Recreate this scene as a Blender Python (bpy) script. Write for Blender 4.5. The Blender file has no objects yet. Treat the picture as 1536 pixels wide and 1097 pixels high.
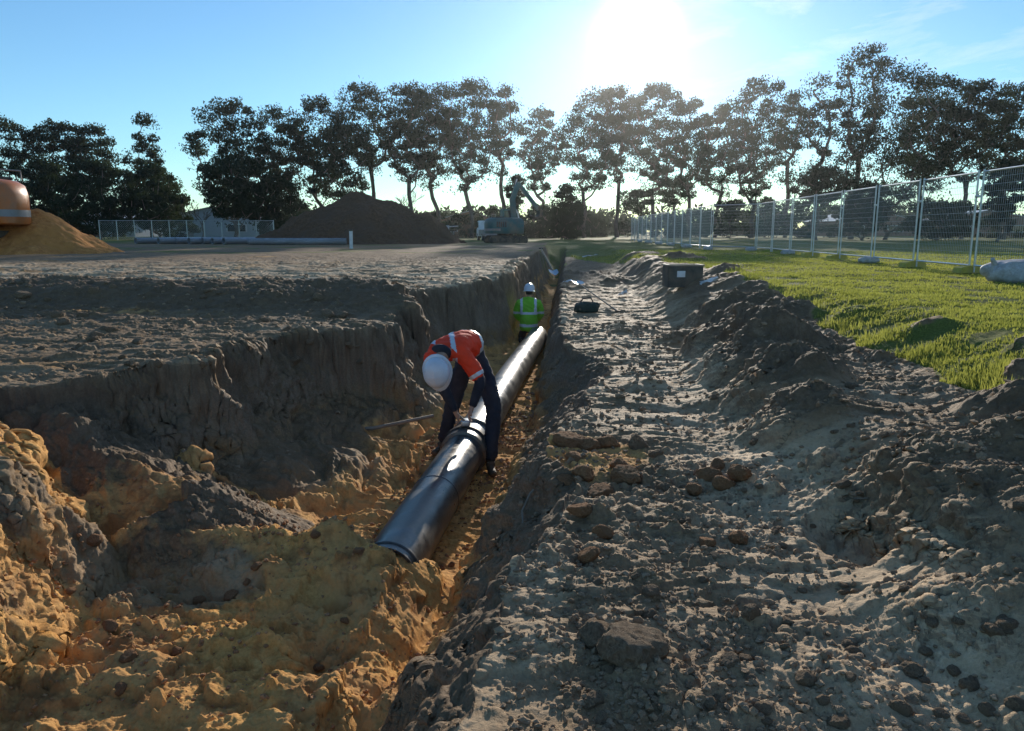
import bpy, bmesh, math, random
import numpy as np
from mathutils import Vector, Matrix, Quaternion

SC = bpy.context.scene
COL = SC.collection
PI = math.pi
# ------------------------------------------------------------------ camera numbers
FOC = 1130.0; PITCH = math.radians(10.1); CZ = 1.5
SUN_AZ = math.radians(8.9); SUN_EL = math.radians(13.3)
SUN = Vector((math.sin(SUN_AZ)*math.cos(SUN_EL), math.cos(SUN_AZ)*math.cos(SUN_EL), math.sin(SUN_EL)))

def ray(px, py):
    a = (px-768)/FOC; b = (548.5-py)/FOC
    return a, math.cos(PITCH)+b*math.sin(PITCH), -math.sin(PITCH)+b*math.cos(PITCH)
def at_z(px, py, z):
    dx, dy, dz = ray(px, py); k = (z-CZ)/dz
    return Vector((dx*k, dy*k, z))
def at_y(px, py, y):
    dx, dy, dz = ray(px, py); k = y/dy
    return Vector((dx*k, y, CZ+dz*k))

# ------------------------------------------------------------------ numpy noise
def _perm(seed):
    r = np.random.RandomState(seed); p = r.permutation(256); return np.concatenate([p, p, p]).astype(np.int32)
_PC = {}
def perm(seed):
    if seed not in _PC: _PC[seed] = _perm(seed)
    return _PC[seed]
def perlin(x, y, seed=0):
    p = perm(seed)
    x = np.asarray(x, np.float32); y = np.asarray(y, np.float32)
    xf = np.floor(x); yf = np.floor(y)
    xi = xf.astype(np.int32) & 255; yi = yf.astype(np.int32) & 255
    u = x-xf; v = y-yf
    fu = u*u*u*(u*(u*6-15)+10); fv = v*v*v*(v*(v*6-15)+10)
    ang = (np.arange(256)*(2*PI/256)).astype(np.float32); gx = np.cos(ang); gy = np.sin(ang)
    def g(ix, iy, du, dv):
        h = p[p[ix]+iy]
        return gx[h]*du+gy[h]*dv
    a = g(xi, yi, u, v); b = g((xi+1) & 255, yi, u-1, v)
    c = g(xi, (yi+1) & 255, u, v-1); d = g((xi+1) & 255, (yi+1) & 255, u-1, v-1)
    ab = a+(b-a)*fu; cd = c+(d-c)*fu
    return (ab+(cd-ab)*fv)*1.5
def fbm(x, y, seed=0, octv=4, gain=.5):
    s = 0; a = 1; t = 0
    for i in range(octv):
        s = s+a*perlin(x, y, seed+i); t += a; a *= gain; x = x*2.03+7.1; y = y*2.03+3.7
    return s/t
def ridged(x, y, seed=0, octv=4, gain=.5):
    s = 0; a = 1; t = 0
    for i in range(octv):
        s = s+a*(1-2.2*np.abs(perlin(x, y, seed+i))); t += a; a *= gain; x = x*2.03+5.1; y = y*2.03+9.7
    return s/t
def lumps(x, y, cell, seed=0, prob=.6, rmin=.25, rmax=.6):
    """dome shaped clods on a jittered grid; height is in metres"""
    p = perm(seed)
    x = np.asarray(x, np.float32)/cell; y = np.asarray(y, np.float32)/cell
    xi = np.floor(x).astype(np.int32); yi = np.floor(y).astype(np.int32)
    out = np.zeros_like(x)
    for dx in (-1, 0, 1):
        for dy in (-1, 0, 1):
            cx = xi+dx; cy = yi+dy
            h = p[p[cx & 255]+(cy & 255)]; h2 = p[h+37]; h3 = p[h2+91]; h4 = p[h3+11]
            px = cx+.5+(h/255.-.5)*.85; py = cy+.5+(h2/255.-.5)*.85
            r = (rmin+(rmax-rmin)*(h3/255.)**2)*(h4 < prob*255)
            an = h*.0245; ux = (x-px)*np.cos(an)+(y-py)*np.sin(an); uy = -(x-px)*np.sin(an)+(y-py)*np.cos(an)
            d2 = ux*ux+uy*uy*(1.+h2/255.*1.2)
            out = np.maximum(out, np.sqrt(np.maximum(0, r*r-d2)))
    return out*cell
def sstep(a, b, x):
    t = np.clip((x-a)/(b-a), 0, 1); return t*t*(3-2*t)
def smax(a, b, k=.06):
    h = np.clip(.5+.5*(a-b)/k, 0, 1); return b+(a-b)*h+k*h*(1-h)

# ------------------------------------------------------------------ the lie of the land
LIP_R = ([-2, 0, 2.1, 3.0, 3.4, 3.8, 4.4, 4.8, 5.2, 5.8, 6.6, 7.6, 8.2, 8.9, 9.4, 12, 15, 20, 33, 60], [-.8, -.42, -.27, -.24, -.10, -.04, .03, -.12, -.14, .06, .19, .36, .44, .36, .02, -.08, -.12, -.1, -.1, 0])
BAS_R = ([-2, 0, 2.5, 3.1, 3.7, 4.8, 6.3, 8.3, 12, 17, 33], [-1.3, -1.0, -.86, -.84, -.74, -.66, -.52, -.43, -.36, -.40, -.4])
LIP_L = ([-2, 3, 4.0, 5.2, 5.9, 6.9, 8.0, 8.6, 8.95, 9.4, 10, 11.5, 12.7, 14.1, 16.2, 20, 40], [-6.4, -6.4, -6, -5.0, -4.45, -3.8, -3.5, -3.35, -2.85, -2.3, -2.35, -2.6, -2.5, -2.0, -1.25, -1.3, -1.3])
BAS_L = ([-2, 3, 4.0, 5.2, 5.8, 7, 8, 14.8, 17, 40], [-5.4, -5.2, -3.5, -2.15, -1.75, -1.52, -1.45, -1.22, -1.1, -1.1])
EDGE = ([0, 3.5, 4.4, 6, 9, 13, 17.5, 24, 32, 45], [2.7, 2.75, 2.7, 2.85, 2.95, 3.2, 3.2, 2.4, .6, -1.5])
MOUNDS = [  # x y height radius
 (3.7, 14.6, .34, 1.1), (3.0, 13.2, .22, .8), (3.3, 10.9, .36, .85), (2.75, 9.0, .34, .8), (2.75, 7.9, .30, .65), (3.6, 9.9, .22, .5), (2.3, 10.2, .14, .5), (2.3, 7.3, .18, .6),
 (2.35, 6.1, .26, .55), (2.0, 5.2, .16, .45), (3.9, 12.3, .3, .6), (4.6, 16.4, .3, .8), (3.6, 19.0, .30, 1.2), (3.9, 23, .34, 1.5), (2.6, 25, .38, 1.7), (4.6, 27, .34, 1.4),
 (5.2, 22.4, .4, 1.0), (5.6, 18.6, .18, .7), (1.9, 20, .25, .7), (2.9, 21.5, .4, .9),
 (3.1, 4.5, .20, .45), (2.6, 3.7, .16, .35), (2.25, 2.45, .2, .3), (1.5, 4.5, .08, .3), (1.15, 2.3, .06, .22), (.42, 2.35, .08, .2), (4.1, 9.0, .08, .35), (4.0, 7.3, .10, .35),
 (4.2, 5.4, .3, .5), (3.5, 4.9, .18, .35), (1.2, 9.6, .10, .35), (1.7, 11.4, .12, .5), (1.3, 7.2, .07, .3),
]
CLODDY = [(.55, 3.3, .45, .9), (.9, 4.6, .55, .8), (1.5, 3.9, .40, .9), (1.9, 2.5, .45, .9), (.5, 2.2, .25, .7), (1.15, 2.2, .3, .6), (2.6, 6.8, .7, .8), (1.9, 5.3, .5, .6), (-3.6, 11.2, 1.6, 1.), (-7, 11.4, 2.2, 1.), (-10.5, 11.8, 2.2, 1.), (-2.4, 12.8, .8, .7),
 (.55, 2.62, .2, -.8), (1.3, 3.0, .35, -.7), (.95, 7.0, .8, -.8), (1.2, 9.5, 1., -.6), (.75, 5.6, .35, -.7), (2.4, 4.6, .5, -.6), (-6, 14.6, 3, -.9)]
SPUR = [(-5.6, 6.9, .34), (-4.5, 6.3, .26), (-3.6, 5.75, .20), (-2.85, 5.25, .05), (-2.2, 4.8, -.14), (-1.8, 4.5, -.38), (-1.4, 4.4, -.50), (-1.15, 4.4, -.60)]
NOSE = [(-6.5, 6.0, .45), (-4.4, 5.5, .36), (-3.45, 4.85, .28), (-2.9, 4.05, .17), (-2.68, 3.3, .05), (-2.7, 2.3, 0)]

def polyridge(x, y, pts, slope):
    best = np.full_like(x, -9.)
    for (x0, y0, z0), (x1, y1, z1) in zip(pts, pts[1:]):
        dx, dy = x1-x0, y1-y0; L = dx*dx+dy*dy
        k = np.clip(((x-x0)*dx+(y-y0)*dy)/L, 0, 1)
        d = np.hypot(x-x0-k*dx, y-y0-k*dy)
        best = np.maximum(best, z0+k*(z1-z0)-slope*np.sqrt(d*d+.0036)+slope*.06)
    return best

def land(x, y, full=False):
    """ground height and soil masks; camera stands at the origin, z = 0 is the bench beside the trench"""
    x = np.asarray(x, np.float32); y = np.asarray(y, np.float32)
    r = np.hypot(x, y); near = 1-sstep(28, 60, r); mid = 1-sstep(14, 40, r); cl = 1-sstep(7, 16, r)
    wx = fbm(x*.9, y*.9, 1, 3); wy = fbm(x*.9+40, y*.9, 5, 3)
    t = x-.0724*y
    # lips, roughened: gullies down the walls
    flute = ridged(y*2.6+.6*wx, x*.35, 11, 4, .6)
    flute2 = ridged(y*1.05+.4*wx+9, x*.2, 17, 3, .55)
    bq = perlin(y*.75+3.3, x*.12, 171)*2.6+.5*perlin(y*2.1, x*.2, 172); bf = np.floor(bq); blk = bf+sstep(.0, .16, bq-bf)
    tl = t+.08*wx*near-(.05*flute+.08*flute2)*near+.25*blk*near*sstep(17, 12, y)
    tr = t+.11*wx+.05*perlin(y*1.7, x*.2, 23)+.03*perlin(y*3.1, x*.5, 21)+.025*perlin(y*9, x*2, 22)
    lr = np.interp(y, *LIP_R); br = np.interp(y, *BAS_R); ll = np.interp(y, *LIP_L); bl = np.interp(y, *BAS_L)
    eg = np.interp(y, *EDGE)+.22*wx+.10*fbm(x*3, y*3, 71, 3)
    # levels
    open_far = sstep(38, 48, y)
    L = .30+.12*sstep(9, 12, y)+.23*sstep(12, 19, y)+.03*wx
    L = L+.30*np.exp(-((y-11.6-.5*wx+x*.10)/1.0)**2)*sstep(-1.2, -3, t)+.12*sstep(-4.5, -9, x)*sstep(2, 6, y)*0
    e2 = eg
    R = .33*sstep(1.15, 1.95, t+.25*wx-.5*sstep(7, 12, y))+.32*sstep(e2-.35-.7*sstep(8, 16, y), e2+1.1-.9*sstep(8, 16, y), t)
    mnd = 0*R
    for mx, my, mh, mr in MOUNDS:
        d = np.hypot((x-mx), (y-my)*.8)/mr+.35*wy
        if my > 12: mh = mh*.5
        elif my > 8.5: mh = mh*.72
        mnd = mnd+mh*.95*np.maximum(0, 1-np.clip(d, 0, 1)**2)**1.6
    mnd = (.72+.28*sstep(5.5, 7, y)*sstep(14, 11, y))*mnd*(1+.8*fbm(x*1.7, y*1.7, 33, 4)); mnd = mnd+.10*sstep(.03, .2, mnd)*ridged(x*1.5+wx, y*2.4, 37, 4, .55)
    R = R+np.maximum(mnd, 0)
    # bucket cut at the right
    cut = sstep(.26, .12, np.hypot((x-1.66), (y-3.45)*.75)+.06*wx)
    R = R-.15*cut
    step = sstep(1.82, 1.90, x-.10*(y-3.2)+.02*wy)*sstep(4.1, 3.8, y+.2*wy)*sstep(2.7, 2.95, y+.15*wx)
    R = R+.12*step
    FL = -.82+.30*sstep(4.95, 4.40, y+.05*wy)*sstep(-.56, -1.04, t+.06*wy)
    # trench section
    pL = np.clip((tl-ll)/(bl-ll), 0, 1); pR = np.clip((br-tr)/(br-lr), 0, 1)
    sL = np.clip((tl-ll), 0, 9); stw = .34+.30*sstep(-.3, .3, wy); gs_ = .40+.25*sstep(8.6, 10.5, y); gl = gs_*(1-(1-np.clip(sL/stw, 0, 1))**1.5)+(1-gs_)*pL**(.8+.3*sstep(8.6, 10.5, y)); gr = .35*pR**.5+.65*sstep(0, 1, pR)
    gr = np.where(pR > 0, np.clip((tr-br)/(lr-br), 0, 1), 0)
    gr = gr**.92
    zl = L+(FL-L)*gl; zr = FL+(R-FL)*gr
    z = np.where(tr > br, zr, np.maximum(zl, FL))
    inside = np.where((tl > ll) & (tr < lr), 1., 0.)*(1-open_far)
    wallL = np.where((tl > ll) & (pL < 1), 1., 0.)*(1-open_far)
    wallR = np.where((tr > br) & (tr < lr), 1., 0.)*(1-open_far)
    flat = .65+.0*x
    z = z*(1-open_far)+flat*open_far
    # slumped sand, spur of clods, near left nose
    w2 = fbm(x*2.2, y*2.2, 31, 4)
    ramp = -.80+np.minimum(np.clip((-1.62-x+.12*w2)*.52, 0, 2), .60+.12*wx+.03*x)+.09*ridged(x*.9+.3*w2, y*2.8, 35, 4, .6)
    ramp = ramp-1.6*np.maximum(0, y-5.95+.45*w2+.25*(x+2.4))-2.6*np.maximum(0, 5.1-y)
    spur = polyridge(x+.10*w2, y+.10*wx, SPUR, .62)+.05*w2
    nose = polyridge(x+.12*wx, y+.10*w2, NOSE, 1.35)+.09*ridged(y*1.7+x, x*.8, 41, 4)
    zz = z
    pit = (t < -1.0) & (y < 7.5)
    z = np.where(pit, smax(z, np.where(pit, ramp, -9), .04), z)
    z = np.where((t < -.6) & (y < 7.5), smax(z, spur, .05), z)
    z = np.where((t < -1.2) & (y < 6.5), smax(z, nose, .05), z)
    isramp = sstep(.02, .08, z-zz)*(ramp > spur)*(ramp > nose)*pit
    isspur = sstep(.02, .08, z-zz)*(spur >= ramp)*(spur > nose)*(t < -.6)*(y < 7.5)
    isnose = sstep(.02, .08, z-zz)*(nose > ramp)*(nose > spur)*(t < -1.2)*(y < 6.5)
    floor = inside*sstep(.30, .04, z-FL)
    # sand banked up against the pipe end
    d = np.hypot((x+1.34)/.40, (y-4.52)/.30); z = z+np.where(inside > 0, .12*np.exp(-d**2), 0)
    d = np.hypot((x+.86)/.27, (y-4.22)/.15); z = z+np.where(inside > 0, .10*np.exp(-d**2), 0)
    d = np.hypot((x+1.12)/.16, (y-4.65)/.30); z = z+np.where(inside > 0, .20*np.exp(-d**2), 0)
    # roughness
    grass = sstep(0, .12, t-eg)*(1-sstep(.05, .15, mnd)*(y < 45))
    farp = sstep(30, 60, y)
    hump = fbm(x*.35, y*.35, 51, 4)
    z = z+.05*hump*sstep(10, 30, r)+.28*fbm(x*.03, y*.03, 55, 3)*sstep(60, 160, r)
    floor2 = inside*sstep(.75, .35, z-FL)*(1-wallL)*(1-.6*isnose)*sstep(-.55, -1.0, t)*sstep(5.3, 4.6, y)
    bench = (1-grass)*(1-wallR)*(1-wallL)*(1-floor)*(1-sstep(40, 60, r))
    wallm = np.maximum(wallL, wallR)
    tn = fbm(x*1.1+5, y*2.3, 160, 5, .6)*3.2; tf = np.floor(tn); tn2 = tf+sstep(.0, .22, tn-tf)
    sheet = .020*tn2*bench*sstep(2, 3, y)+.035*fbm(x*2.3, y*2.3, 60, 5, .55)*(bench+.5*wallm+floor*2.0+.3*grass)
    lam = .020*ridged(x*1.3+wy, y*7.5+wx*1.2, 66, 4, .6)*bench*(.3+.7*sstep(-.2, .3, wy))*sstep(2.0, 3, y)
    z = z+(sheet+lam)*mid
    cm = sstep(.02, .36, fbm(x*1.1+3, y*1.1, 81, 4)+.45*isspur+.25*sstep(.2, .55, R)*bench)
    zone = 0*x
    for zx, zy, zr, za in CLODDY: zone = zone+za*np.exp(-(((x-zx)**2+((y-zy)*.8)**2)/zr**2))
    cm = np.clip(cm*(.55+.45*np.sign(zone))+zone*sstep(-.5, .1, fbm(x*1.7, y*1.7, 83, 3)), 0, 1.15)
    cm2 = np.clip(sstep(-.15, .3, fbm(x*2.1+13, y*2.1, 85, 3)+.3*isspur+.55*zone), 0, 1)
    sofi = (bench+isspur*1.1+floor*.75+floor2*.5+isramp*.6+isnose*.5)
    sofi = np.clip(sofi, 0, 1.2)*(1-.93*grass)
    xx = x+.02*perlin(x*14, y*14, 90); yy = y+.02*perlin(x*14+50, y*14, 91)
    c1 = lumps(xx, yy, .24, 92, .42, .15, .48)*cm*.75
    c2 = lumps(xx, yy, .11, 93, .6, .2, .55)*(.03+.97*cm2)*.75
    c3 = lumps(xx, yy, .052, 94, .75)*(.05+.95*cm)*.75
    c4 = lumps(xx, yy, .026, 95, .5)*(.15+.85*cm2)*.7
    clod = ((c1*mid*.65+c2*mid*.6+c3*cl*.7)+c4*(1-sstep(4, 9, r)))
    z = z+clod*sofi
    fine = .004*fbm(x*21, y*21, 96, 3)*cl
    z = z+fine*(1-grass*.5)
    # streaks down the walls
    st = (.05*ridged(y*5+x*1.5+.8*wx, x*1.2+z, 97, 4, .6)+.17*ridged(x*1.7+.9*wx+.5*y, y*.45, 197, 4, .55)*sstep(10.5, 8.8, y))*wallL*sstep(.0, .1, sL)
    z = z-st*near+.035*fbm(x*6, y*6, 198, 4)*wallL*near
    z = z+(.05*ridged(y*1.6+wx, t*3.5, 98, 5, .6)+.03*fbm(x*9, y*9, 99, 3))*wallR*sstep(0, .15, pR)
    # ripples trodden across the trench floor
    z = z+.035*ridged(x*1.3+wx, y*4.6+wy, 99, 4, .6)*floor*sstep(4.2, 5.4, y)
    fq = fbm(x*1.5+2, y*2.1+4, 181, 5, .55)*4.0; ff = np.floor(fq); fq = ff+sstep(.0, .30, fq-ff)
    z = z+(.044*fq+.040*ridged(x*2.6+wx*.8, y*3.4, 103, 5, .62)+.05*fbm(x*5, y*5, 107, 4))*floor2*sstep(4.9, 4.2, y)*(t < -1.0)
    # hollow in the foreground sand
    z = z-.16*np.exp(-((x+.92)/.20)**2-((y-3.42)/.15)**2)*floor-.10*np.exp(-((x+1.6)/.3)**2-((y-3.95)/.14)**2)*floor
    # turf
    z = z+grass*(.022*fbm(x*5, y*5, 110, 3)*near+.05*fbm(x*.7, y*.7, 112, 3))
    if not full: return z
    orange = np.clip(floor*1.0+isramp*.85*sstep(-.5, .1, w2+.6*ridged(y*3, x, 47, 3))+.0*isspur, 0, 1)
    orange = np.maximum(orange, sstep(.30, 0, np.hypot((x-.45)/1.0, (y-4.85)*.9+.35*wx)-.35)*.75*(1-inside))
    orange = np.maximum(orange, isnose*.8*sstep(-.1, .5, ridged(y*1.6+x, x*.6+z, 45, 3)+.1))
    orange = np.maximum(orange, isspur*sstep(-1.45, -1.0, x+.2*w2))
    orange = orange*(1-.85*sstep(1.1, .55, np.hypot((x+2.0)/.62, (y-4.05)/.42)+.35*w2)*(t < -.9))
    orange = np.maximum(orange, wallL*sstep(.5, .95, pL+.25*w2)*.8)
    orange = np.maximum(orange, .5*sstep(.1, .5, fbm(x*.55, y*.8, 120, 3))*sstep(-2, -5, x)*bench*sstep(5, 7, y))
    crust = np.clip(.42+.75*fbm(x*.8, y*1.6, 130, 4)+1.8*(lam/.016*.16)-clod*3.0, 0, 1)*(1-isspur*.75)*(1-wallR*.35)
    crust = crust*(1-.30*bench*(t > 0))
    crust = np.maximum(crust, sstep(.9, .4, np.abs(y-14.8-.12*x*0+.3*wx)/1.6)*sstep(-3.2, -4.2, x)*.95*(y < 17))
    crust = crust*(1-.7*sstep(18, 26, y))
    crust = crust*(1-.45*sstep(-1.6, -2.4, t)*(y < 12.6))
    pale = sstep(.75, .2, np.abs(t-1.15+.2*wx)/.9)*sstep(12, 5, y)*.25
    crust = np.clip(crust+pale*bench, 0, 1)
    cav_shade = cm2*np.clip(1-clod/.018, 0, 1)*bench  # shade in the hollows between clods, painted as darker soil
    dark = np.clip(.8*sstep(.04, .20, mnd)*bench+.12*cav_shade+.38*wallR+.3*sstep(-1.6, -2.4, t)*bench*(y < 13)+.75*np.exp(-((y-11.3)/1.2)**2)*sstep(-1.6, -2.6, t)+.45*sstep(17, 24, y)*(1-grass)+isspur*.9+wallL*(.75)*(1-orange)+wallR*.55+.7*sstep(.15, .5, R)*bench*(t > .8), 0, 1)  # the wallR terms paint the right wall's shade into the soil colour
    patch = fbm(x*.23, y*.5, 140, 3)
    gl2 = sstep(.1, .3, patch)*sstep(24, 34, y)*(t < 0)*sstep(-.0, .2, patch)
    g = np.maximum(grass*sstep(-.62, -.2, fbm(x*1.3, y*1.6, 150, 4)+.12*sstep(0, 1, t-eg)), gl2*.8)
    g = np.maximum(g, sstep(46, 70, y)*sstep(-.3, .1, patch+.25))
    g = np.maximum(g, .95*sstep(3, 4.5, t-eg))
    g = g*(1-sstep(.04, .16, mnd)*(y < 45)*.9)
    return z, orange.astype(np.float32), crust.astype(np.float32), g.astype(np.float32), dark.astype(np.float32), grass

# ------------------------------------------------------------------ helpers
def mesh_np(name, v, f, smooth=True):
    v = np.asarray(v, np.float32); f = np.asarray(f, np.int32)
    me = bpy.data.meshes.new(name)
    me.vertices.add(len(v)); me.vertices.foreach_set('co', v.ravel())
    k = f.shape[1]
    me.loops.add(f.size); me.loops.foreach_set('vertex_index', f.ravel())
    me.polygons.add(len(f)); me.polygons.foreach_set('loop_start', np.arange(0, f.size, k, dtype=np.int32))
    me.polygons.foreach_set('loop_total', np.full(len(f), k, np.int32))
    me.polygons.foreach_set('use_smooth', np.full(len(f), smooth, bool))
    me.update(calc_edges=True)
    return me
def link(name, me, mat=None, parent=None, loc=None):
    o = bpy.data.objects.new(name, me); COL.objects.link(o)
    if mat is not None and not me.materials: me.materials.append(mat)
    if parent is not None: o.parent = parent
    if loc is not None: o.location = loc
    return o
def tag(o, label, cat, group=None, kind=None):
    if label: o['label'] = label
    if cat: o['category'] = cat
    if group: o['group'] = group
    if kind: o['kind'] = kind
    return o
def empty(name, loc=(0, 0, 0), rz=0):
    o = bpy.data.objects.new(name, None); COL.objects.link(o); o.location = loc; o.rotation_euler = (0, 0, rz)
    o.empty_display_size = .2
    return o
def copy_thing(o, parent=None):
    c = o.copy(); COL.objects.link(c)
    if parent is not None: c.parent = parent
    for ch in list(o.children): copy_thing(ch, c)
    return c

class MB:
    """collects simple solids into one mesh"""
    def __init__(s): s.v = []; s.f = []
    def add(s, vs, fs):
        n = len(s.v); s.v += [tuple(p) for p in vs]; s.f += [tuple(i+n for i in f) for f in fs]; return s
    def box(s, c, d, rot=None, bev=0.0):
        c = Vector(c); hx, hy, hz = d[0]/2, d[1]/2, d[2]/2
        M = rot if rot is not None else Matrix.Identity(3)
        if bev <= 0:
            vs = [c+M@Vector((sx*hx, sy*hy, sz*hz)) for sz in (-1, 1) for sx, sy in ((-1, -1), (1, -1), (1, 1), (-1, 1))]
            return s.add(vs, [(0, 3, 2, 1), (4, 5, 6, 7), (0, 1, 5, 4), (1, 2, 6, 5), (2, 3, 7, 6), (3, 0, 4, 7)])
        bm = bmesh.new(); bmesh.ops.create_cube(bm, size=1)
        for v in bm.verts: v.co = Vector((v.co.x*d[0], v.co.y*d[1], v.co.z*d[2]))
        bmesh.ops.bevel(bm, geom=bm.edges[:], offset=min(bev, min(d)*.45), segments=3, affect='EDGES', profile=.5)
        bm.verts.index_update()
        vs = [c+M@v.co for v in bm.verts]; fs = [tuple(v.index for v in f.verts) for f in bm.faces]; bm.free()
        return s.add(vs, fs)
    def tube(s, pts, r, n=10, caps=True):
        pts = [Vector(p) for p in pts]
        rr = r if isinstance(r, (list, tuple)) else [r]*len(pts)
        vs = []; fs = []; up = None
        for i, p in enumerate(pts):
            d = (pts[min(i+1, len(pts)-1)]-pts[max(i-1, 0)]).normalized()
            if up is None:
                up = Vector((0, 0, 1)) if abs(d.z) < .9 else Vector((1, 0, 0))
            a = d.cross(up).normalized(); b = a.cross(d).normalized(); up = b
            for k in range(n):
                w = 2*PI*k/n; vs.append(p+(a*math.cos(w)+b*math.sin(w))*rr[i])
        for i in range(len(pts)-1):
            for k in range(n):
                fs.append((i*n+k, i*n+(k+1) % n, (i+1)*n+(k+1) % n, (i+1)*n+k))
        if caps:
            fs.append(tuple(range(n))[::-1]); fs.append(tuple((len(pts)-1)*n+k for k in range(n)))
        return s.add(vs, fs)
    def prism(s, poly, y0, y1, rot=None, c=(0, 0, 0)):
        """polygon in xz extruded along y"""
        n = len(poly); c = Vector(c); M = rot if rot is not None else Matrix.Identity(3)
        vs = [c+M@Vector((p[0], y0, p[1])) for p in poly]+[c+M@Vector((p[0], y1, p[1])) for p in poly]
        fs = [tuple(range(n)), tuple(range(2*n-1, n-1, -1))]+[(i, i+n, (i+1) % n+n, (i+1) % n) for i in range(n)]
        return s.add(vs, fs)
    def lathe(s, prof, n=24, c=(0, 0, 0), rot=None):
        c = Vector(c); M = rot if rot is not None else Matrix.Identity(3); vs = []; fs = []
        for r_, z_ in prof:
            for k in range(n):
                w = 2*PI*k/n; vs.append(c+M@Vector((r_*math.cos(w), r_*math.sin(w), z_)))
        for i in range(len(prof)-1):
            for k in range(n):
                fs.append((i*n+k, i*n+(k+1) % n, (i+1)*n+(k+1) % n, (i+1)*n+k))
        return s.add(vs, fs)
    def build(s, name, mat, parent=None, smooth=False, loc=None, sharp=35):
        me = bpy.data.meshes.new(name); me.from_pydata(s.v, [], s.f); me.update()
        bm = bmesh.new(); bm.from_mesh(me); bmesh.ops.recalc_face_normals(bm, faces=bm.faces[:]); bm.to_mesh(me); bm.free()
        if smooth:
            for p in me.polygons: p.use_smooth = True
            try: me.set_sharp_from_angle(angle=math.radians(sharp))
            except Exception: pass
        return link(name, me, mat, parent, loc)
def rotz(a): return Matrix.Rotation(a, 3, 'Z')
def frame(d, up=Vector((0, 0, 1))):
    """matrix whose z axis is d"""
    d = Vector(d).normalized(); a = up.cross(d)
    if a.length < 1e-4: a = Vector((1, 0, 0))
    a.normalize(); b = d.cross(a)
    return Matrix((a, b, d)).transposed()

# ------------------------------------------------------------------ materials
class NT:
    def __init__(s, name):
        s.m = bpy.data.materials.new(name); s.m.use_nodes = True; s.t = s.m.node_tree; s.n = s.t.nodes
        s.b = s.n['Principled BSDF']; s.out = s.n['Material Output']; s._c = None
    def new(s, ty, **kw):
        n = s.n.new(ty)
        for k, v in kw.items():
            if k.startswith('i_'): n.inputs[k[2:].replace('_', ' ')].default_value = v
            else: setattr(n, k, v)
        return n
    def L(s, a, b): s.t.links.new(a, b)
    def co(s):
        if s._c is None: s._c = s.new('ShaderNodeTexCoord').outputs['Object']
        return s._c
    def noise(s, scale, detail=4, rough=.55, vec=None, dist=0):
        n = s.new('ShaderNodeTexNoise'); n.inputs['Scale'].default_value = scale; n.inputs['Detail'].default_value = detail
        n.inputs['Roughness'].default_value = rough; n.inputs['Distortion'].default_value = dist
        s.L(vec if vec is not None else s.co(), n.inputs['Vector']); return n.outputs['Fac']
    def ramp(s, fac, stops):
        n = s.new('ShaderNodeValToRGB'); e = n.color_ramp.elements
        while len(e) < len(stops): e.new(.5)
        for i, (p, c) in enumerate(stops):
            e[i].position = p; e[i].color = (c, c, c, 1) if isinstance(c, (int, float)) else (*c, 1)
        s.L(fac, n.inputs['Fac']); return n.outputs['Color']
    def mix(s, fac, a, b, mode='MIX'):
        n = s.new('ShaderNodeMix', data_type='RGBA', blend_type=mode)
        for sock, v in ((n.inputs[0], fac), (n.inputs[6], a), (n.inputs[7], b)):
            if isinstance(v, (int, float)): sock.default_value = v
            elif isinstance(v, tuple): sock.default_value = (*v, 1)
            else: s.L(v, sock)
        return n.outputs[2]
    def math(s, op, a, b=0., clamp=False):
        n = s.new('ShaderNodeMath', operation=op, use_clamp=clamp)
        for sock, v in ((n.inputs[0], a), (n.inputs[1], b)):
            if isinstance(v, (int, float)): sock.default_value = v
            else: s.L(v, sock)
        return n.outputs[0]
    def bump(s, h, dist=.01, strength=1., prev=None):
        n = s.new('ShaderNodeBump'); n.inputs['Distance'].default_value = dist; n.inputs['Strength'].default_value = strength
        s.L(h, n.inputs['Height'])
        if prev is not None: s.L(prev, n.inputs['Normal'])
        s.L(n.outputs[0], s.b.inputs['Normal']); return n.outputs[0]
def set_in(b, name, v):
    if name in b.inputs: b.inputs[name].default_value = v
def mat_plain(name, col, rough=.6, metal=0., var=.25, scale=6., bump=.0, spec=.4, dirt=None, dirt_amt=.5):
    t = NT(name); b = t.b
    n = t.noise(scale, 5, .6)
    lo = tuple(c*(1-var) for c in col); hi = tuple(min(1, c*(1+var*.6)) for c in col)
    c = t.mix(t.ramp(n, [(.3, 0.), (.7, 1.)]), lo, hi)
    if dirt is not None:
        n2 = t.noise(scale*.35, 6, .65)
        c = t.mix(t.math('MULTIPLY', t.ramp(n2, [(.42, 0.), (.62, 1.)]), dirt_amt), c, dirt)
    t.L(c, b.inputs['Base Color'])
    r = t.math('ADD', t.math('MULTIPLY', t.noise(scale*2.3, 3), .3), rough-.15); t.L(r, b.inputs['Roughness'])
    b.inputs['Metallic'].default_value = metal; set_in(b, 'Specular IOR Level', spec)
    if bump: t.bump(t.noise(scale*4, 5), bump)
    return t.m
DIRT = (.22, .16, .10)
NCOL = 1350; RSTEP = .0026; HAZE = .00015
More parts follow.
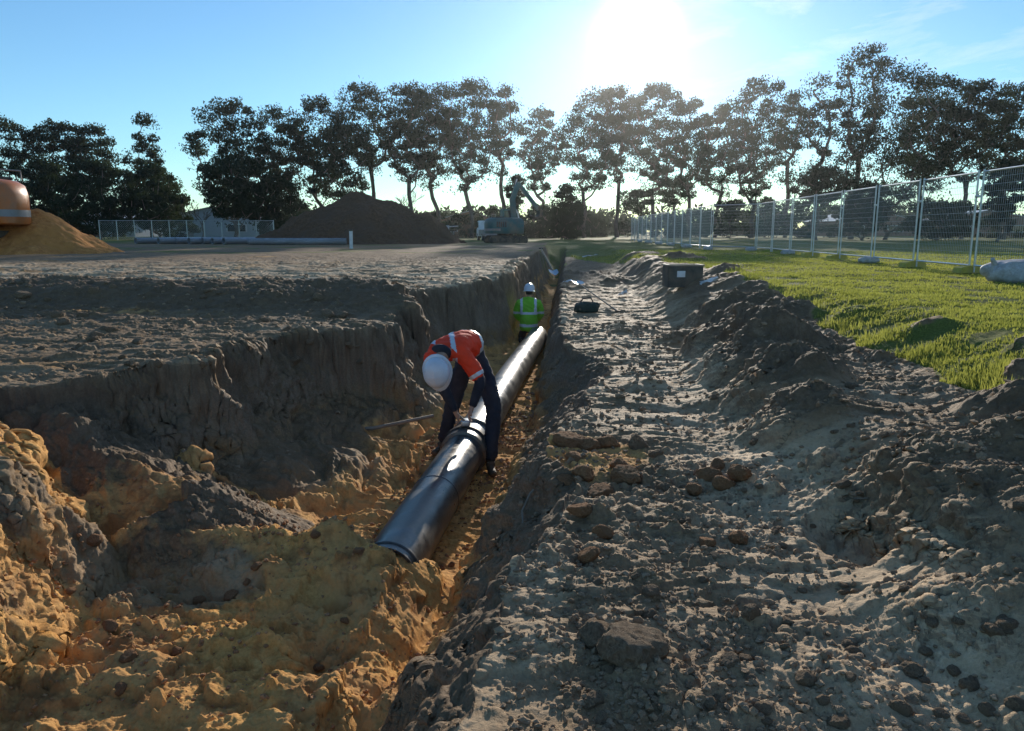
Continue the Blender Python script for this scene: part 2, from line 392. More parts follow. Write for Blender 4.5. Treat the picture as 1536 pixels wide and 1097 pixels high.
# ------------------------------------------------------------------ world, sun, camera
def make_world():
    w = bpy.data.worlds.new('World'); SC.world = w; w.use_nodes = True
    nt = w.node_tree; N = nt.nodes; L = nt.links.new; N.clear()
    out = N.new('ShaderNodeOutputWorld'); bg = N.new('ShaderNodeBackground'); L(bg.outputs[0], out.inputs[0])
    sky = N.new('ShaderNodeTexSky'); sky.sky_type = 'NISHITA'; sky.sun_disc = False
    sky.sun_elevation = SUN_EL; sky.sun_rotation = SUN_AZ
    sky.air_density = 1.0; sky.dust_density = .1; sky.ozone_density = 2.2; sky.altitude = 20
    def mth(op, a, b=0., cl=False):
        n = N.new('ShaderNodeMath'); n.operation = op; n.use_clamp = cl
        for s, v in ((n.inputs[0], a), (n.inputs[1], b)):
            if isinstance(v, (int, float)): s.default_value = v
            else: L(v, s)
        return n.outputs[0]
    tc = N.new('ShaderNodeTexCoord')
    nm = N.new('ShaderNodeVectorMath'); nm.operation = 'NORMALIZE'; L(tc.outputs['Generated'], nm.inputs[0])
    dt = N.new('ShaderNodeVectorMath'); dt.operation = 'DOT_PRODUCT'; L(nm.outputs[0], dt.inputs[0]); dt.inputs[1].default_value = SUN
    d = mth('MAXIMUM', dt.outputs['Value'], 0.)
    g = mth('ADD', mth('ADD', mth('MULTIPLY', mth('POWER', d, 55.), AUR[0]), mth('MULTIPLY', mth('POWER', d, 350.), AUR[1])), mth('MULTIPLY', mth('POWER', d, 2500.), AUR[2]))
    # thin streaks of cirrus
    sep = N.new('ShaderNodeSeparateXYZ'); L(nm.outputs[0], sep.inputs[0])
    zz = mth('MAXIMUM', sep.outputs[2], .04)
    cb = N.new('ShaderNodeCombineXYZ'); L(mth('DIVIDE', sep.outputs[0], zz), cb.inputs[0]); L(mth('DIVIDE', sep.outputs[1], zz), cb.inputs[1])
    mp = N.new('ShaderNodeMapping'); mp.inputs['Scale'].default_value = (.9, .55, 1); mp.inputs['Location'].default_value = (3.1, .7, 0); L(cb.outputs[0], mp.inputs[0])
    nz = N.new('ShaderNodeTexNoise'); nz.inputs['Scale'].default_value = 1.7; nz.inputs['Detail'].default_value = 8; nz.inputs['Roughness'].default_value = .6; nz.inputs['Distortion'].default_value = .4
    L(mp.outputs[0], nz.inputs['Vector'])
    cl = mth('MULTIPLY', mth('SUBTRACT', nz.outputs['Fac'], .50, True), 3.2, True)
    side = mth('MULTIPLY', mth('SUBTRACT', sep.outputs[0], .10, True), 4.5, True)
    cl = mth('MULTIPLY', cl, mth('MULTIPLY', side, mth('MULTIPLY', mth('SUBTRACT', sep.outputs[2], .1, True), 8., True)))
    tint = N.new('ShaderNodeMix'); tint.data_type = 'RGBA'; tint.blend_type = 'MULTIPLY'; tint.inputs[0].default_value = 1
    L(sky.outputs[0], tint.inputs[6]); tint.inputs[7].default_value = (*SKYTINT, 1)
    sc = N.new('ShaderNodeVectorMath'); sc.operation = 'SCALE'; L(tint.outputs[2], sc.inputs[0]); sc.inputs['Scale'].default_value = 1.
    m1 = N.new('ShaderNodeMix'); m1.data_type = 'RGBA'; L(mth('MULTIPLY', cl, .55), m1.inputs[0]); L(sc.outputs[0], m1.inputs[6]); m1.inputs[7].default_value = (8.5, 8.3, 8.2, 1)
    gl = N.new('ShaderNodeVectorMath'); gl.operation = 'SCALE'; gl.inputs[0].default_value = (10., 9.4, 8.6); L(g, gl.inputs['Scale'])
    ad = N.new('ShaderNodeVectorMath'); ad.operation = 'ADD'; L(m1.outputs[2], ad.inputs[0]); L(gl.outputs[0], ad.inputs[1])
    L(ad.outputs[0], bg.inputs[0]); bg.inputs[1].default_value = SKYS
    w.cycles.sampling_method = 'MANUAL'; w.cycles.sample_map_resolution = 1024
AUR = (.0, .10, 4.)
SKYTINT = (.62, .88, 1.06)
SKYS = .15
make_world()
ld = bpy.data.lights.new('sun', 'SUN'); ld.energy = 5.0; ld.angle = math.radians(.53); ld.color = (1., .91, .78)
lo = bpy.data.objects.new('sun', ld); COL.objects.link(lo); lo.rotation_euler = SUN.to_track_quat('Z', 'Y').to_euler(); lo.location = (20, -10, 30)
cd = bpy.data.cameras.new('camera'); cam = bpy.data.objects.new('camera', cd); COL.objects.link(cam)
cam.location = (0, 0, CZ); cam.rotation_euler = (PI/2-PITCH, 0, 0)
cd.sensor_width = 36; cd.lens = 36*FOC/1536; cd.clip_start = .05; cd.clip_end = 8000
SC.camera = cam
SC.view_settings.view_transform = 'Standard'; SC.view_settings.look = 'None'; SC.view_settings.exposure = 0; SC.view_settings.gamma = 1
SC.render.engine = 'CYCLES'; SC.cycles.max_bounces = 6; SC.cycles.diffuse_bounces = 3; SC.cycles.glossy_bounces = 3; SC.cycles.transparent_max_bounces = 6
SC.cycles.use_denoising = True; SC.cycles.sample_clamp_indirect = 6
SC.render.resolution_x = 1024; SC.render.resolution_y = 731

# ------------------------------------------------------------------ soil
def soil_material():
    t = NT('soil'); b = t.b
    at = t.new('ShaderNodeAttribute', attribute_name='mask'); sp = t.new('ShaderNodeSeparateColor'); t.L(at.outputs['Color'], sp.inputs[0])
    org, cru, gra = sp.outputs[0], sp.outputs[1], sp.outputs[2]; drk = at.outputs['Alpha']
    n1 = t.noise(1.7, 6, .6); n2 = t.noise(9, 6, .65); n3 = t.noise(60, 4, .7); n4 = t.noise(240, 2, .6)
    f = t.math('ADD', t.math('MULTIPLY', n2, .5), t.math('MULTIPLY', n3, .5))
    loam = t.mix(t.ramp(f, [(.35, 0.), (.68, 1.)]), (.14, .085, .040), (.48, .325, .175))
    loam = t.mix(t.ramp(n1, [(.4, 0.), (.62, 1.)]), loam, (.36, .225, .115))
    pale = t.mix(t.ramp(f, [(.36, 0.), (.66, 1.)]), (.64, .45, .26), (.95, .71, .45))
    c = t.mix(t.math('MULTIPLY', t.ramp(cru, [(.25, 0.), (.85, 1.)]), .85), loam, pale)
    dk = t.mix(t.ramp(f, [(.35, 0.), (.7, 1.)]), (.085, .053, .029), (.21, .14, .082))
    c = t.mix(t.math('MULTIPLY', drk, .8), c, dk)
    osand = t.mix(t.ramp(f, [(.34, 0.), (.66, 1.)]), (.50, .22, .060), (.92, .53, .18))
    osand = t.mix(t.ramp(n1, [(.42, 0.), (.64, 1.)]), osand, (.66, .36, .14))
    osand = t.mix(t.ramp(t.noise(3.3, 5, .7), [(.50, 0.), (.64, .8)]), osand, (.27, .125, .05))
    of = t.math('ADD', org, t.math('MULTIPLY', t.math('SUBTRACT', n2, .5), 1.1), True)
    c = t.mix(t.ramp(of, [(.3, 0.), (.7, 1.)]), c, osand)
    gr = t.mix(t.ramp(n3, [(.4, 0.), (.62, 1.)]), (.10, .125, .028), (.20, .215, .055))
    gr = t.mix(t.ramp(t.noise(.9, 6, .7), [(.48, 0.), (.66, .75)]), gr, (.26, .22, .10))
    gf = t.math('ADD', gra, t.math('MULTIPLY', t.math('SUBTRACT', n2, .5), .9), True)
    c = t.mix(t.ramp(gf, [(.35, 0.), (.65, 1.)]), c, gr)
    # strata showing in the cut faces
    geo = t.new('ShaderNodeNewGeometry'); gs = t.new('ShaderNodeSeparateXYZ'); t.L(geo.outputs['True Normal'], gs.inputs[0])
    ps = t.new('ShaderNodeSeparateXYZ'); t.L(geo.outputs['Position'], ps.inputs[0])
    steep = t.ramp(gs.outputs[2], [(.35, 1.), (.75, 0.)])
    zz = t.math('ADD', t.math('MULTIPLY', ps.outputs[2], 1.0), t.math('MULTIPLY', n1, .55))
    band = t.ramp(t.math('ADD', zz, .30), [(.10, (.46, .26, .10)), (.30, (.30, .22, .155)), (.52, (.21, .155, .115)), (.78, (.105, .078, .06))])
    mp_ = t.new('ShaderNodeMapping'); mp_.inputs['Scale'].default_value = (3, 3, .7); t.L(t.co(), mp_.inputs[0])
    streak = t.noise(2.2, 6, .7, mp_.outputs[0])
    band = t.mix(t.ramp(streak, [(.40, 0.), (.66, .7)]), band, (.40, .30, .20)); band = t.mix(t.ramp(n3, [(.35, .45), (.6, 0.)]), band, (.07, .05, .038))
    c = t.mix(t.math('MULTIPLY', t.math('MULTIPLY', steep, .65), t.math('SUBTRACT', 1., org, True)), c, band)
    t.L(c, b.inputs['Base Color']); t.L(t.math('ADD', t.math('MULTIPLY', t.math('MAXIMUM', org, gra), .1), .75, True), b.inputs['Roughness']); t.L(t.math('SUBTRACT', .14, t.math('MULTIPLY', t.math('MAXIMUM', org, gra), .10)), b.inputs['Specular IOR Level'])
    nb = t.bump(n4, .0022, 1.); nb = t.bump(n3, .008, .9, nb); t.bump(n2, .01, .4, nb)
    return t.m
SOIL = soil_material()

def build_ground():
    # fan of cells: fine where the bench and trench lie, coarse all round to the horizon
    d0 = math.radians(43)
    fine = np.linspace(-d0, d0, NCOL)
    s0 = 2*d0/NCOL; rest = [d0]; st = s0
    while rest[-1] < 2*PI-d0-.09:
        st = min(st*1.12, .08); rest.append(rest[-1]+st)
    az = np.concatenate([fine, np.array(rest[1:])])
    rr = [.25]
    while rr[-1] < 1.9: rr.append(rr[-1]*1.02)
    while rr[-1] < 22: rr.append(rr[-1]*(1+RSTEP))
    while rr[-1] < 90: rr.append(rr[-1]*(1+RSTEP*2.2))
    while rr[-1] < 5000: rr.append(rr[-1]*1.03)
    rr = np.array(rr, np.float64)
    n, m = len(rr), len(az)
    A, Rr = np.meshgrid(az, rr); X = (Rr*np.sin(A)).ravel(); Y = (Rr*np.cos(A)).ravel()
    z = np.empty(len(X), np.float32); mk = np.zeros((len(X)+1, 4), np.float32)
    for i in range(0, len(X), 300000):
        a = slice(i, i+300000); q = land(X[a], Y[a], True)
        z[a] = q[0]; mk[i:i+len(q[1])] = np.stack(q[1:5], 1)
    # weather the steep faces: push them in and out along their own normals
    P3 = np.stack([X, Y, z], 1).reshape(n, m, 3); gu = np.gradient(P3, axis=0); gv = np.gradient(P3, axis=1)
    nn = np.cross(gv, gu); nn /= np.linalg.norm(nn, axis=2)[..., None]+1e-9; nn *= np.sign(nn[..., 2:3]+1e-9); nn = nn.reshape(-1, 3)
    def blur(a, k):
        for ax in (0, 1):
            pad = [(0, 0), (0, 0)]; pad[ax] = (k+1, k); c_ = np.cumsum(np.pad(a, pad, mode='edge'), axis=ax)
            a = (c_[2*k+1:]-c_[:-2*k-1])/(2*k+1) if ax == 0 else (c_[:, 2*k+1:]-c_[:, :-2*k-1])/(2*k+1)
        return a
    zb = blur(z.reshape(n, m).astype(np.float64), 16); Pb = np.stack([X.reshape(n, m), Y.reshape(n, m), zb], -1)
    nb_ = np.cross(np.gradient(Pb, axis=1), np.gradient(Pb, axis=0)); nb_ = (np.abs(nb_[..., 2])/(np.linalg.norm(nb_, axis=2)+1e-9)).ravel()
    sl = sstep(.93, .70, nb_)*(1-sstep(24, 40, np.hypot(X, Y)))
    ii = np.where(sl > .01)[0]; xs, ys_, zs = X[ii].astype(np.float32), Y[ii].astype(np.float32), z[ii]
    al = ys_*.85+xs*.6; rs_ = 1-.75*((xs-.0724*ys_ > -.95) & (xs < 1.2))
    dd = .075*fbm(al*1.6+zs*.5, zs*1.9+xs*.3, 401, 3)+.045*ridged(al*3.4+zs*1.1, zs*2.6-al*.6, 405, 4, .6)+.030*fbm(al*11, zs*10, 409, 4, .6)+.7*lumps(al, zs*1.2+3, .07, 413, .5, .15, .5)+.6*lumps(al+5, zs*1.2, .035, 414, .6, .15, .5)+.010*fbm(al*26, zs*24, 415, 3, .65)
    dd = dd*rs_
    k = fbm(al*2.1, zs*3.2, 417, 3)*5; kf = np.floor(k); dd = dd+.022*(kf+sstep(0, .3, k-kf))
    dsp = (dd*sl[ii])[:, None]*nn[ii]; X[ii] += dsp[:, 0]; Y[ii] += dsp[:, 1]; z[ii] += dsp[:, 2]
    v = np.stack([X, Y, z], 1); v = np.concatenate([v, [[0, 0, float(land(np.array([0.]), np.array([0.]))[0])]]])
    idx = np.arange(n*m).reshape(n, m); a = idx[:-1]; b_ = idx[1:]
    f = np.stack([a, np.roll(a, -1, 1), np.roll(b_, -1, 1), b_], -1).reshape(-1, 4)[:, ::-1]
    me = mesh_np('ground', v, f)
    # centre fan under the camera
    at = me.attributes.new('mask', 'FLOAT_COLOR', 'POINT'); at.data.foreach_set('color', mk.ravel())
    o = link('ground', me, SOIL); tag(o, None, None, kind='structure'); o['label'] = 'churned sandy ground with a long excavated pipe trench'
    print('ground verts', len(v))
    return o
build_ground()
def gz(x, y): return float(land(np.array([x]), np.array([y]))[0])
def on(px, py, it=12):
    """point on the ground seen at this photo pixel"""
    dx, dy, dz = ray(px, py); k = np.geomspace(1.5, 200, 2500)
    h = land(dx*k, dy*k); z = CZ+dz*k; w = np.where(z < h)[0]
    i = w[0] if len(w) else len(k)-1
    return Vector((dx*k[i], dy*k[i], float(h[i])))

def haze():  # scattering volume added to spread a veil of sun glare over the trees
    m = bpy.data.materials.new('added_glare_haze'); m.use_nodes = True; nt = m.node_tree; nt.nodes.clear()
    o = nt.nodes.new('ShaderNodeOutputMaterial'); v = nt.nodes.new('ShaderNodeVolumeScatter')
    v.inputs['Density'].default_value = HAZE; v.inputs['Anisotropy'].default_value = .82; v.inputs['Color'].default_value = (.9, .95, 1, 1)
    nt.links.new(v.outputs[0], o.inputs['Volume'])
    h = MB().box((0, 55, 13), (240, 170, 33)).build('haze', m); tag(h, 'thin haze volume added over the whole site to veil it in sun glare', 'haze', kind='structure')
if HAZE: haze()
# ------------------------------------------------------------------ gum trees
def leaf_material(name, c0, c1, trans):
    t = NT(name); b = t.b
    t.n.remove(b)
    n = t.noise(.6, 4); n2 = t.noise(7, 2)
    c = t.mix(t.ramp(t.math('ADD', t.math('MULTIPLY', n, .6), t.math('MULTIPLY', n2, .4)), [(.35, 0.), (.65, 1.)]), c0, c1)
    d = t.new('ShaderNodeBsdfDiffuse'); tr = t.new('ShaderNodeBsdfTranslucent'); gl = t.new('ShaderNodeBsdfGlossy'); gl.inputs['Roughness'].default_value = .55
    t.L(c, d.inputs[0]); t.L(t.mix(.6, c, (trans[0], trans[1], trans[2])), tr.inputs[0]); gl.inputs[0].default_value = (.5, .5, .5, 1)
    m = t.new('ShaderNodeMixShader'); m.inputs[0].default_value = .35; t.L(d.outputs[0], m.inputs[1]); t.L(tr.outputs[0], m.inputs[2])
    m2 = t.new('ShaderNodeMixShader'); m2.inputs[0].default_value = .015; t.L(m.outputs[0], m2.inputs[1]); t.L(gl.outputs[0], m2.inputs[2])
    t.L(m2.outputs[0], t.out.inputs[0]); return t.m
LEAF = leaf_material('gum_leaf', (.020, .032, .020), (.055, .066, .038), (.07, .09, .04))
LEAFD = leaf_material('dense_leaf', (.014, .026, .016), (.035, .052, .026), (.05, .07, .025))
BARK = mat_plain('bark', (.17, .13, .105), .85, var=.5, scale=1.2, bump=.03)

def leaves(rng, centres, radii, n_each, size, flat=.6, long=2.3, droop=.5):
    cs = np.repeat(np.array(centres), n_each, 0); rs = np.repeat(np.array(radii), n_each)
    N = len(cs)
    u = rng.normal(size=(N, 3)); u /= np.linalg.norm(u, axis=1)[:, None]
    rad = rng.uniform(.15, 1., N)**.45
    # lumpy sub-clusters
    ph = rng.uniform(0, 6, 3)
    lump = 1+.28*np.sin(u[:, 0]*5+ph[0]+cs[:, 0])*np.cos(u[:, 1]*5+ph[1]+cs[:, 2])
    u[:, 2] = np.where(u[:, 2] < 0, u[:, 2]*.55, u[:, 2])
    p = cs+u*(rad*rs*lump)[:, None]*np.array([1, 1, flat])
    d = rng.normal(size=(N, 3)); d[:, 2] -= droop*1.6; d /= np.linalg.norm(d, axis=1)[:, None]
    e = rng.normal(size=(N, 3)); w = np.cross(d, e); w /= np.linalg.norm(w, axis=1)[:, None]+1e-6
    s = size*rng.uniform(.6, 1.35, N)[:, None]
    a = p-d*s*long/2; b = p+w*s/2; c = p+d*s*long/2; e2 = p-w*s/2
    v = np.stack([a, b, c, e2], 1).reshape(-1, 3); f = np.arange(4*N).reshape(N, 4)
    return v, f

def tree(px, top, w, Y, kind='gum', base=.35, n=34, lean=0, label='', seed=0, low=None, name='gum_tree', rc=None, leafk=1.):
    rng = np.random.RandomState(seed); rnd = random.Random(seed)
    tp = at_y(px, top, Y); x0 = tp.x; H = tp.z-.60; W = w/FOC*Y
    bz = .55
    root = empty(name, (x0, Y, bz))
    dense = kind in ('dense', 'shrub')
    cl = []
    R0 = rc or (.054*H+.40 if kind in ('gum', 'spire') else .10*H+.45); n = int(n*(1.22 if kind in ('gum', 'spire') else 1.3)); W *= 1.05; base = base*.85 if kind == 'gum' else base
    tries = 0
    while len(cl) < n and tries < 4000:
        tries += 1
        u = rnd.random()
        zf = base+(1-base)*u
        if kind == 'gum': prof = (.42+.58*math.sin(min(1, u*1.3)*PI*.55))*(1 if u < .55 else math.sqrt(max(0, 1-((u-.55)/.50)**2)))
        elif kind == 'spire': prof = 1.05-u*.92
        elif kind == 'umbrella': prof = .55+.5*math.sin(u*PI)
        else: prof = math.sqrt(max(.05, 1-(2*u-.85)**2*.75))
        a = rnd.random()*2*PI; q = rnd.random()**(.42 if not dense else .6)
        rr = max(0, W/2*prof-R0*.7)*q
        r = R0*rnd.uniform(.55, 1.3)*(.9 if u < .5 else 1.05)
        z = min(zf*H, H-r*.6)
        c = (rr*math.cos(a)+lean*(z/H), rr*math.sin(a), z)
        if all((c[0]-k[0])**2+(c[1]-k[1])**2*.8+(.95*(c[2]-k[2]))**2 > (.76*(r+k[3]))**2 for k in cl): cl.append((*c, r))
    cl.append((lean*.9, 0, H-R0*.6, R0*.9))
    # skeleton: trunk then limbs reaching for each clump
    fh = max(.10, base*.55)*H*(1 if not dense else .6)
    nodes = []; par = []
    for i in range(5):
        k = i/4; nodes.append(Vector((lean*k*fh/H*.6+.12*math.sin(i*1.7+seed), .1*math.cos(i*2.1+seed), fh*k-.3*(i == 0)))); par.append(i-1)
    order = sorted(cl, key=lambda c: c[2]+.3*math.hypot(c[0], c[1]))
    ends = []
    for c in order:
        T = Vector(c[:3]); best = None; bd = 1e9
        for i, q in enumerate(nodes):
            if i < 2: continue
            dv = T-q; dist = dv.length; hz = math.hypot(dv.x, dv.y)
            cost = dist+max(0, hz*.55-dv.z)*1.6+.25*max(0, i == 2)*dist
            if cost < bd: bd = cost; best = i
        q = nodes[best]; dv = T-q; m = max(2, int(dv.length/1.3)); prev = best
        side = Vector((rnd.uniform(-1, 1), rnd.uniform(-1, 1), 0))*dv.length*.06
        for j in range(1, m+1):
            k = j/m; bend = math.sin(k*PI)
            p_ = q+dv*k+side*bend+Vector((dv.x, dv.y, 0))*(.10*bend)*1.0+Vector((0, 0, -.06*dv.length*bend))
            nodes.append(p_); par.append(prev); prev = len(nodes)-1
        ends.append(prev)
    cnt = [0]*len(nodes)
    for e in ends:
        i = e
        while i >= 0: cnt[i] += 1; i = par[i]
    tot = max(cnt); r0 = .011*H+.05
    vs = []; fs = []
    for i in range(1, len(nodes)):
        a_, b_ = nodes[par[i]], nodes[i]; d = b_-a_
        if d.length < 1e-3: continue
        ra = max(.045, r0*(max(cnt[par[i]], 1)/tot)**.52); rb = max(.035, r0*(max(cnt[i], 1)/tot)**.52)
        if par[i] == 0: ra *= 1.35
        if cnt[par[i]] > cnt[i]*1.6: ra = rb*1.15
        M = frame(d); k0 = len(vs)
        for p_, r_ in ((a_-d*.03, ra), (b_, rb)):
            for k in range(6):
                w_ = PI*k/3; vs.append(p_+M@Vector((r_*math.cos(w_), r_*math.sin(w_), 0)))
        fs += [(k0+k, k0+(k+1) % 6, k0+6+(k+1) % 6, k0+6+k) for k in range(6)]
    me = bpy.data.meshes.new('trunk'); me.from_pydata([tuple(v) for v in vs], [], fs)
    for p_ in me.polygons: p_.use_smooth = True
    link('trunk', me, BARK, root)
    cen = [c[:3] for c in cl]; rad = [c[3] for c in cl]
    sz = .145*(Y/100)**.5
    ne = int((260 if not dense else 360)*leafk)
    v, f = leaves(rng, cen, rad, ne, sz, flat=.86 if kind == 'gum' else .8)
    # loose sprays along the outer limbs
    ex = [tuple(nodes[e]+Vector((rnd.uniform(-1, 1), rnd.uniform(-1, 1), rnd.uniform(-.9, .2)))*R0) for e in ends]
    v2, f2 = leaves(rng, ex, [R0*.75]*len(ex), int(26*leafk), sz, flat=.9, droop=.9)
    f2 = f2+len(v); v = np.concatenate([v, v2]); f = np.concatenate([f, f2])
    link('crown', mesh_np('crown', v, f, False), LEAFD if dense else LEAF, root)
    tag(root, label[:140], 'shrub' if kind == 'shrub' else 'tree', 'eucalypts along the far side of the site' if kind in ('gum', 'spire') else ('dark bushy trees along the treeline' if kind != 'shrub' else 'low scrub under the treeline'))
    return root

TREES = [
 # px, top, width, Y, kind, base, n, lean, label
 (-12, 168, 120, 92, 'gum', .30, 40, 0, 'gum tree cut off by the left edge of the photo, above the orange machine'),
 (72, 184, 100, 96, 'gum', .34, 36, 1, 'flat topped gum behind the orange sand heap, first whole tree from the left edge'),
 (134, 186, 84, 98, 'gum', .40, 34, 0, 'twin headed gum between the flat topped gum and the pointed spire tree'),
 (214, 171, 112, 95, 'spire', .28, 40, 0, 'pointed spire shaped tree with the narrowest top, left of the sky gap'),
 (342, 151, 128, 90, 'gum', .22, 52, 0, 'broad gum just right of the left sky gap, above the black pipe stack'),
 (415, 160, 90, 97, 'gum', .30, 36, 0, 'gum with leaning limbs between the broad pipe stack gum and the rounded one'),
 (468, 147, 104, 98, 'gum', .35, 38, 1, 'rounded crowned gum rising left of the spoil heap peak'),
 (515, 186, 112, 92, 'gum', .34, 36, 0, 'low very dark gum crown standing directly over the large spoil heap'),
 (556, 127, 112, 99, 'gum', .52, 30, -1, 'tall gum with an open pale top and wide fork just above the spoil heap peak'),
 (612, 127, 104, 96, 'gum', .44, 38, 0, 'tall dark topped gum on the right shoulder of the spoil heap'),
 (655, 128, 104, 101, 'gum', .42, 36, -1, 'gum with long bare fanned limbs at the right end of the spoil heap'),
 (706, 118, 108, 98, 'gum', .38, 44, 0, 'tallest gum of the middle clump, above the white marker post by the spoil heap'),
 (756, 128, 66, 102, 'gum', .50, 26, 0, 'slim gum at the right end of the middle clump, over the teal excavator'),
 (812, 164, 88, 108, 'gum', .44, 28, 0, 'shorter gum in the dip of the treetops between the excavator and the sun'),
 (878, 136, 116, 104, 'gum', .40, 44, 2, 'gum with a pale leaning trunk and forked limbs, left below the sun'),
 (930, 127, 74, 108, 'gum', .45, 30, 0, 'narrow gum standing directly under the sun'),
 (986, 125, 106, 104, 'gum', .34, 48, 0, 'dense gum just right below the sun with several trunks'),
 (1040, 148, 74, 106, 'gum', .36, 30, 0, 'medium gum between the dense gum by the sun and the fence end'),
 (1082, 158, 80, 108, 'gum', .36, 30, 0, 'lacy gum behind the jog in the wire fence'),
 (1140, 119, 112, 98, 'gum', .34, 46, 0, 'tall gum with a forked black trunk, left of the wide sky gap on the right'),
 (1190, 138, 56, 105, 'gum', .48, 20, 0, 'thin sparse gum at the left side of the wide sky gap'),
 (1236, 112, 66, 92, 'gum', .46, 24, 0, 'slender gum with bare stem standing alone in the wide sky gap'),
 (1298, 66, 96, 84, 'gum', .50, 30, 0, 'highest reaching gum of all with a wispy open top'),
 (1352, 92, 178, 78, 'dense', .16, 60, 0, 'massive dark rounded tree, the bulkiest of all, behind the fence'),
 (1400, 112, 110, 84, 'gum', .40, 36, 0, 'gum whose layered crown joins the massive dark tree on its right'),
 (1466, 120, 124, 82, 'gum', .46, 42, 0, 'gum with a single straight trunk seen between the nearest fence posts'),
 (1530, 128, 110, 86, 'gum', .46, 36, 0, 'gum cut off by the right edge of the photo, above the fence'),
 (1600, 118, 120, 90, 'gum', .4, 30, 0, 'gum just beyond the right edge of the photo'),
 (1232, 250, 104, 70, 'umbrella', .55, 26, 0, 'low umbrella shaped tree under the slender lone gum'),
 (1512, 238, 70, 62, 'gum', .30, 22, 0, 'small sparse tree low at the right edge behind the wire mesh'),
 (60, 236, 110, 86, 'dense', .12, 34, 0, 'squat dark tree behind the orange heap under the flat topped gum'),
 (140, 240, 120, 84, 'dense', .10, 38, 0, 'squat black green tree in the middle of the left clump'),
 (232, 246, 96, 88, 'dense', .10, 34, 0, 'squat dark tree under the pointed spire tree'),
 (348, 232, 120, 82, 'dense', .30, 40, 0, 'dark low crowned tree over the grey shed roofs'),
 (412, 262, 96, 86, 'dense', .08, 30, 0, 'bushy dark tree at the left foot of the large spoil heap'),
 (775, 262, 40, 100, 'gum', .45, 10, 0, 'small thin tree seen over the teal excavator boom'),
 (850, 276, 62, 80, 'dense', .05, 24, 0, 'dense cone of a bush right of the teal excavator'),
 (1012, 268, 60, 112, 'umbrella', .6, 12, 0, 'small flat topped tree between the sunlit trunks left of the fence end'),
 (958, 284, 58, 96, 'umbrella', .55, 12, 0, 'tiny flat topped tree just left of the dense gum trunks'),
 (1300, 272, 84, 74, 'dense', .2, 24, 0, 'dark bush filling the gap under the massive tree, left side'),
 (1412, 300, 110, 74, 'dense', .12, 24, 0, 'dark rounded bush under the massive tree, right side'),
]
for i, (px, top, w, Y, kind, base, n, lean, lab) in enumerate(TREES):
    tree(px, top, w, Y, kind, base, n, lean, lab, seed=100+i, name={'gum': 'gum_tree', 'spire': 'spire_tree', 'dense': 'bushy_tree', 'umbrella': 'umbrella_tree'}[kind])
SHRUBS = [(20, 300, 80), (90, 306, 86), (170, 300, 80), (255, 312, 90), (640, 318, 96), (690, 322, 92), (740, 308, 98), (806, 306, 92), (880, 318, 96), (1000, 322, 100), (1050, 316, 98), (1096, 300, 96), (1150, 296, 98), (1200, 302, 94), (1255, 306, 90), (1500, 322, 88), (1470, 326, 96), (820, 330, 110), (940, 332, 112), (560, 322, 104)]
for i, (px, top, w) in enumerate(SHRUBS):
    tree(px, top, w, 100 if i % 2 else 112, 'shrub', .05, 12, 0, 'low dark scrub bush at the foot of the treeline', seed=300+i, name='scrub_bush', leafk=.8)
def bare_tree(px, top, Y, seed, label):
    rnd = random.Random(seed); tp = at_y(px, top, Y); H = tp.z-.6; root = empty('bare_tree', (tp.x, Y, .55)); mb = MB()
    def grow(p, d, L, r, k):
        q = p+d*L; mb.tube([p, p+d*L*.5+Vector((rnd.uniform(-.1, .1), 0, .05))*L, q], [r, r*.8, r*.6], 5, False)
        if k == 0: return
        for j in range(3):
            a = rnd.uniform(0, 2*PI); dd = (d+Vector((math.cos(a)*.75, math.sin(a)*.75, .12))).normalized(); grow(q if j else p+d*L*.7, dd, L*rnd.uniform(.55, .8), r*.6, k-1)
    grow(Vector((0, 0, 0)), Vector((0, 0, 1)), H*.32, .12, 4)
    mb.build('trunk', BARK, root, True); tag(root, label, 'tree')
bare_tree(598, 262, 84, 5, 'leafless grey tree just right of the spoil heap peak')
bare_tree(300, 292, 80, 6, 'leafless small tree in the sky gap above the grey shed')
# far wood beyond the paddock, one mass
rng = np.random.RandomState(77)
cs = []; rs = []
for k in range(520):
    a = rng.uniform(-.75, .75); Y = rng.uniform(150, 210); X = Y*math.tan(a); cs.append((X, Y, rng.uniform(.5, 5.5))); rs.append(rng.uniform(2., 3.6))
v, f = leaves(rng, cs, rs, 110, .55, flat=.8)
tag(link('distant_wood', mesh_np('distant_wood', v, f, False), LEAFD), 'hazy dark band of distant bushes across the horizon', 'wood', kind='stuff')
# ------------------------------------------------------------------ materials for made things
M_STEEL = mat_plain('galvanised_steel', (.52, .55, .57), .38, .85, .15, 9)
M_WIRE = mat_plain('galvanised_wire', (.50, .53, .56), .4, .8, .1, 9)
M_YEL = mat_plain('yellow_block', (.55, .45, .06), .6, 0, .25, 5, dirt=DIRT)
M_WHITE = mat_plain('white_plastic', (.74, .75, .76), .45, 0, .1, 5, dirt=DIRT, dirt_amt=.35)
M_SACK = mat_plain('woven_sack', (.50, .51, .52), .7, 0, .2, 30, bump=.004, dirt=DIRT, dirt_amt=.4)
M_ORG = mat_plain('orange_machine_paint', (.62, .17, .03), .38, 0, .12, 3, dirt=DIRT, dirt_amt=.5)
M_TEAL = mat_plain('teal_paint_with_flare_tint', (.02, .12, .125), .4, 0, .15, 3, dirt=DIRT, dirt_amt=.4)  # bluish green of the machine with the cyan of lens flare painted in
M_GREY = mat_plain('grey_machine_paint', (.30, .30, .30), .5, 0, .15, 4, dirt=DIRT)
M_DARK = mat_plain('dark_steel', (.035, .035, .035), .55, .3, .3, 6, dirt=DIRT, dirt_amt=.6)
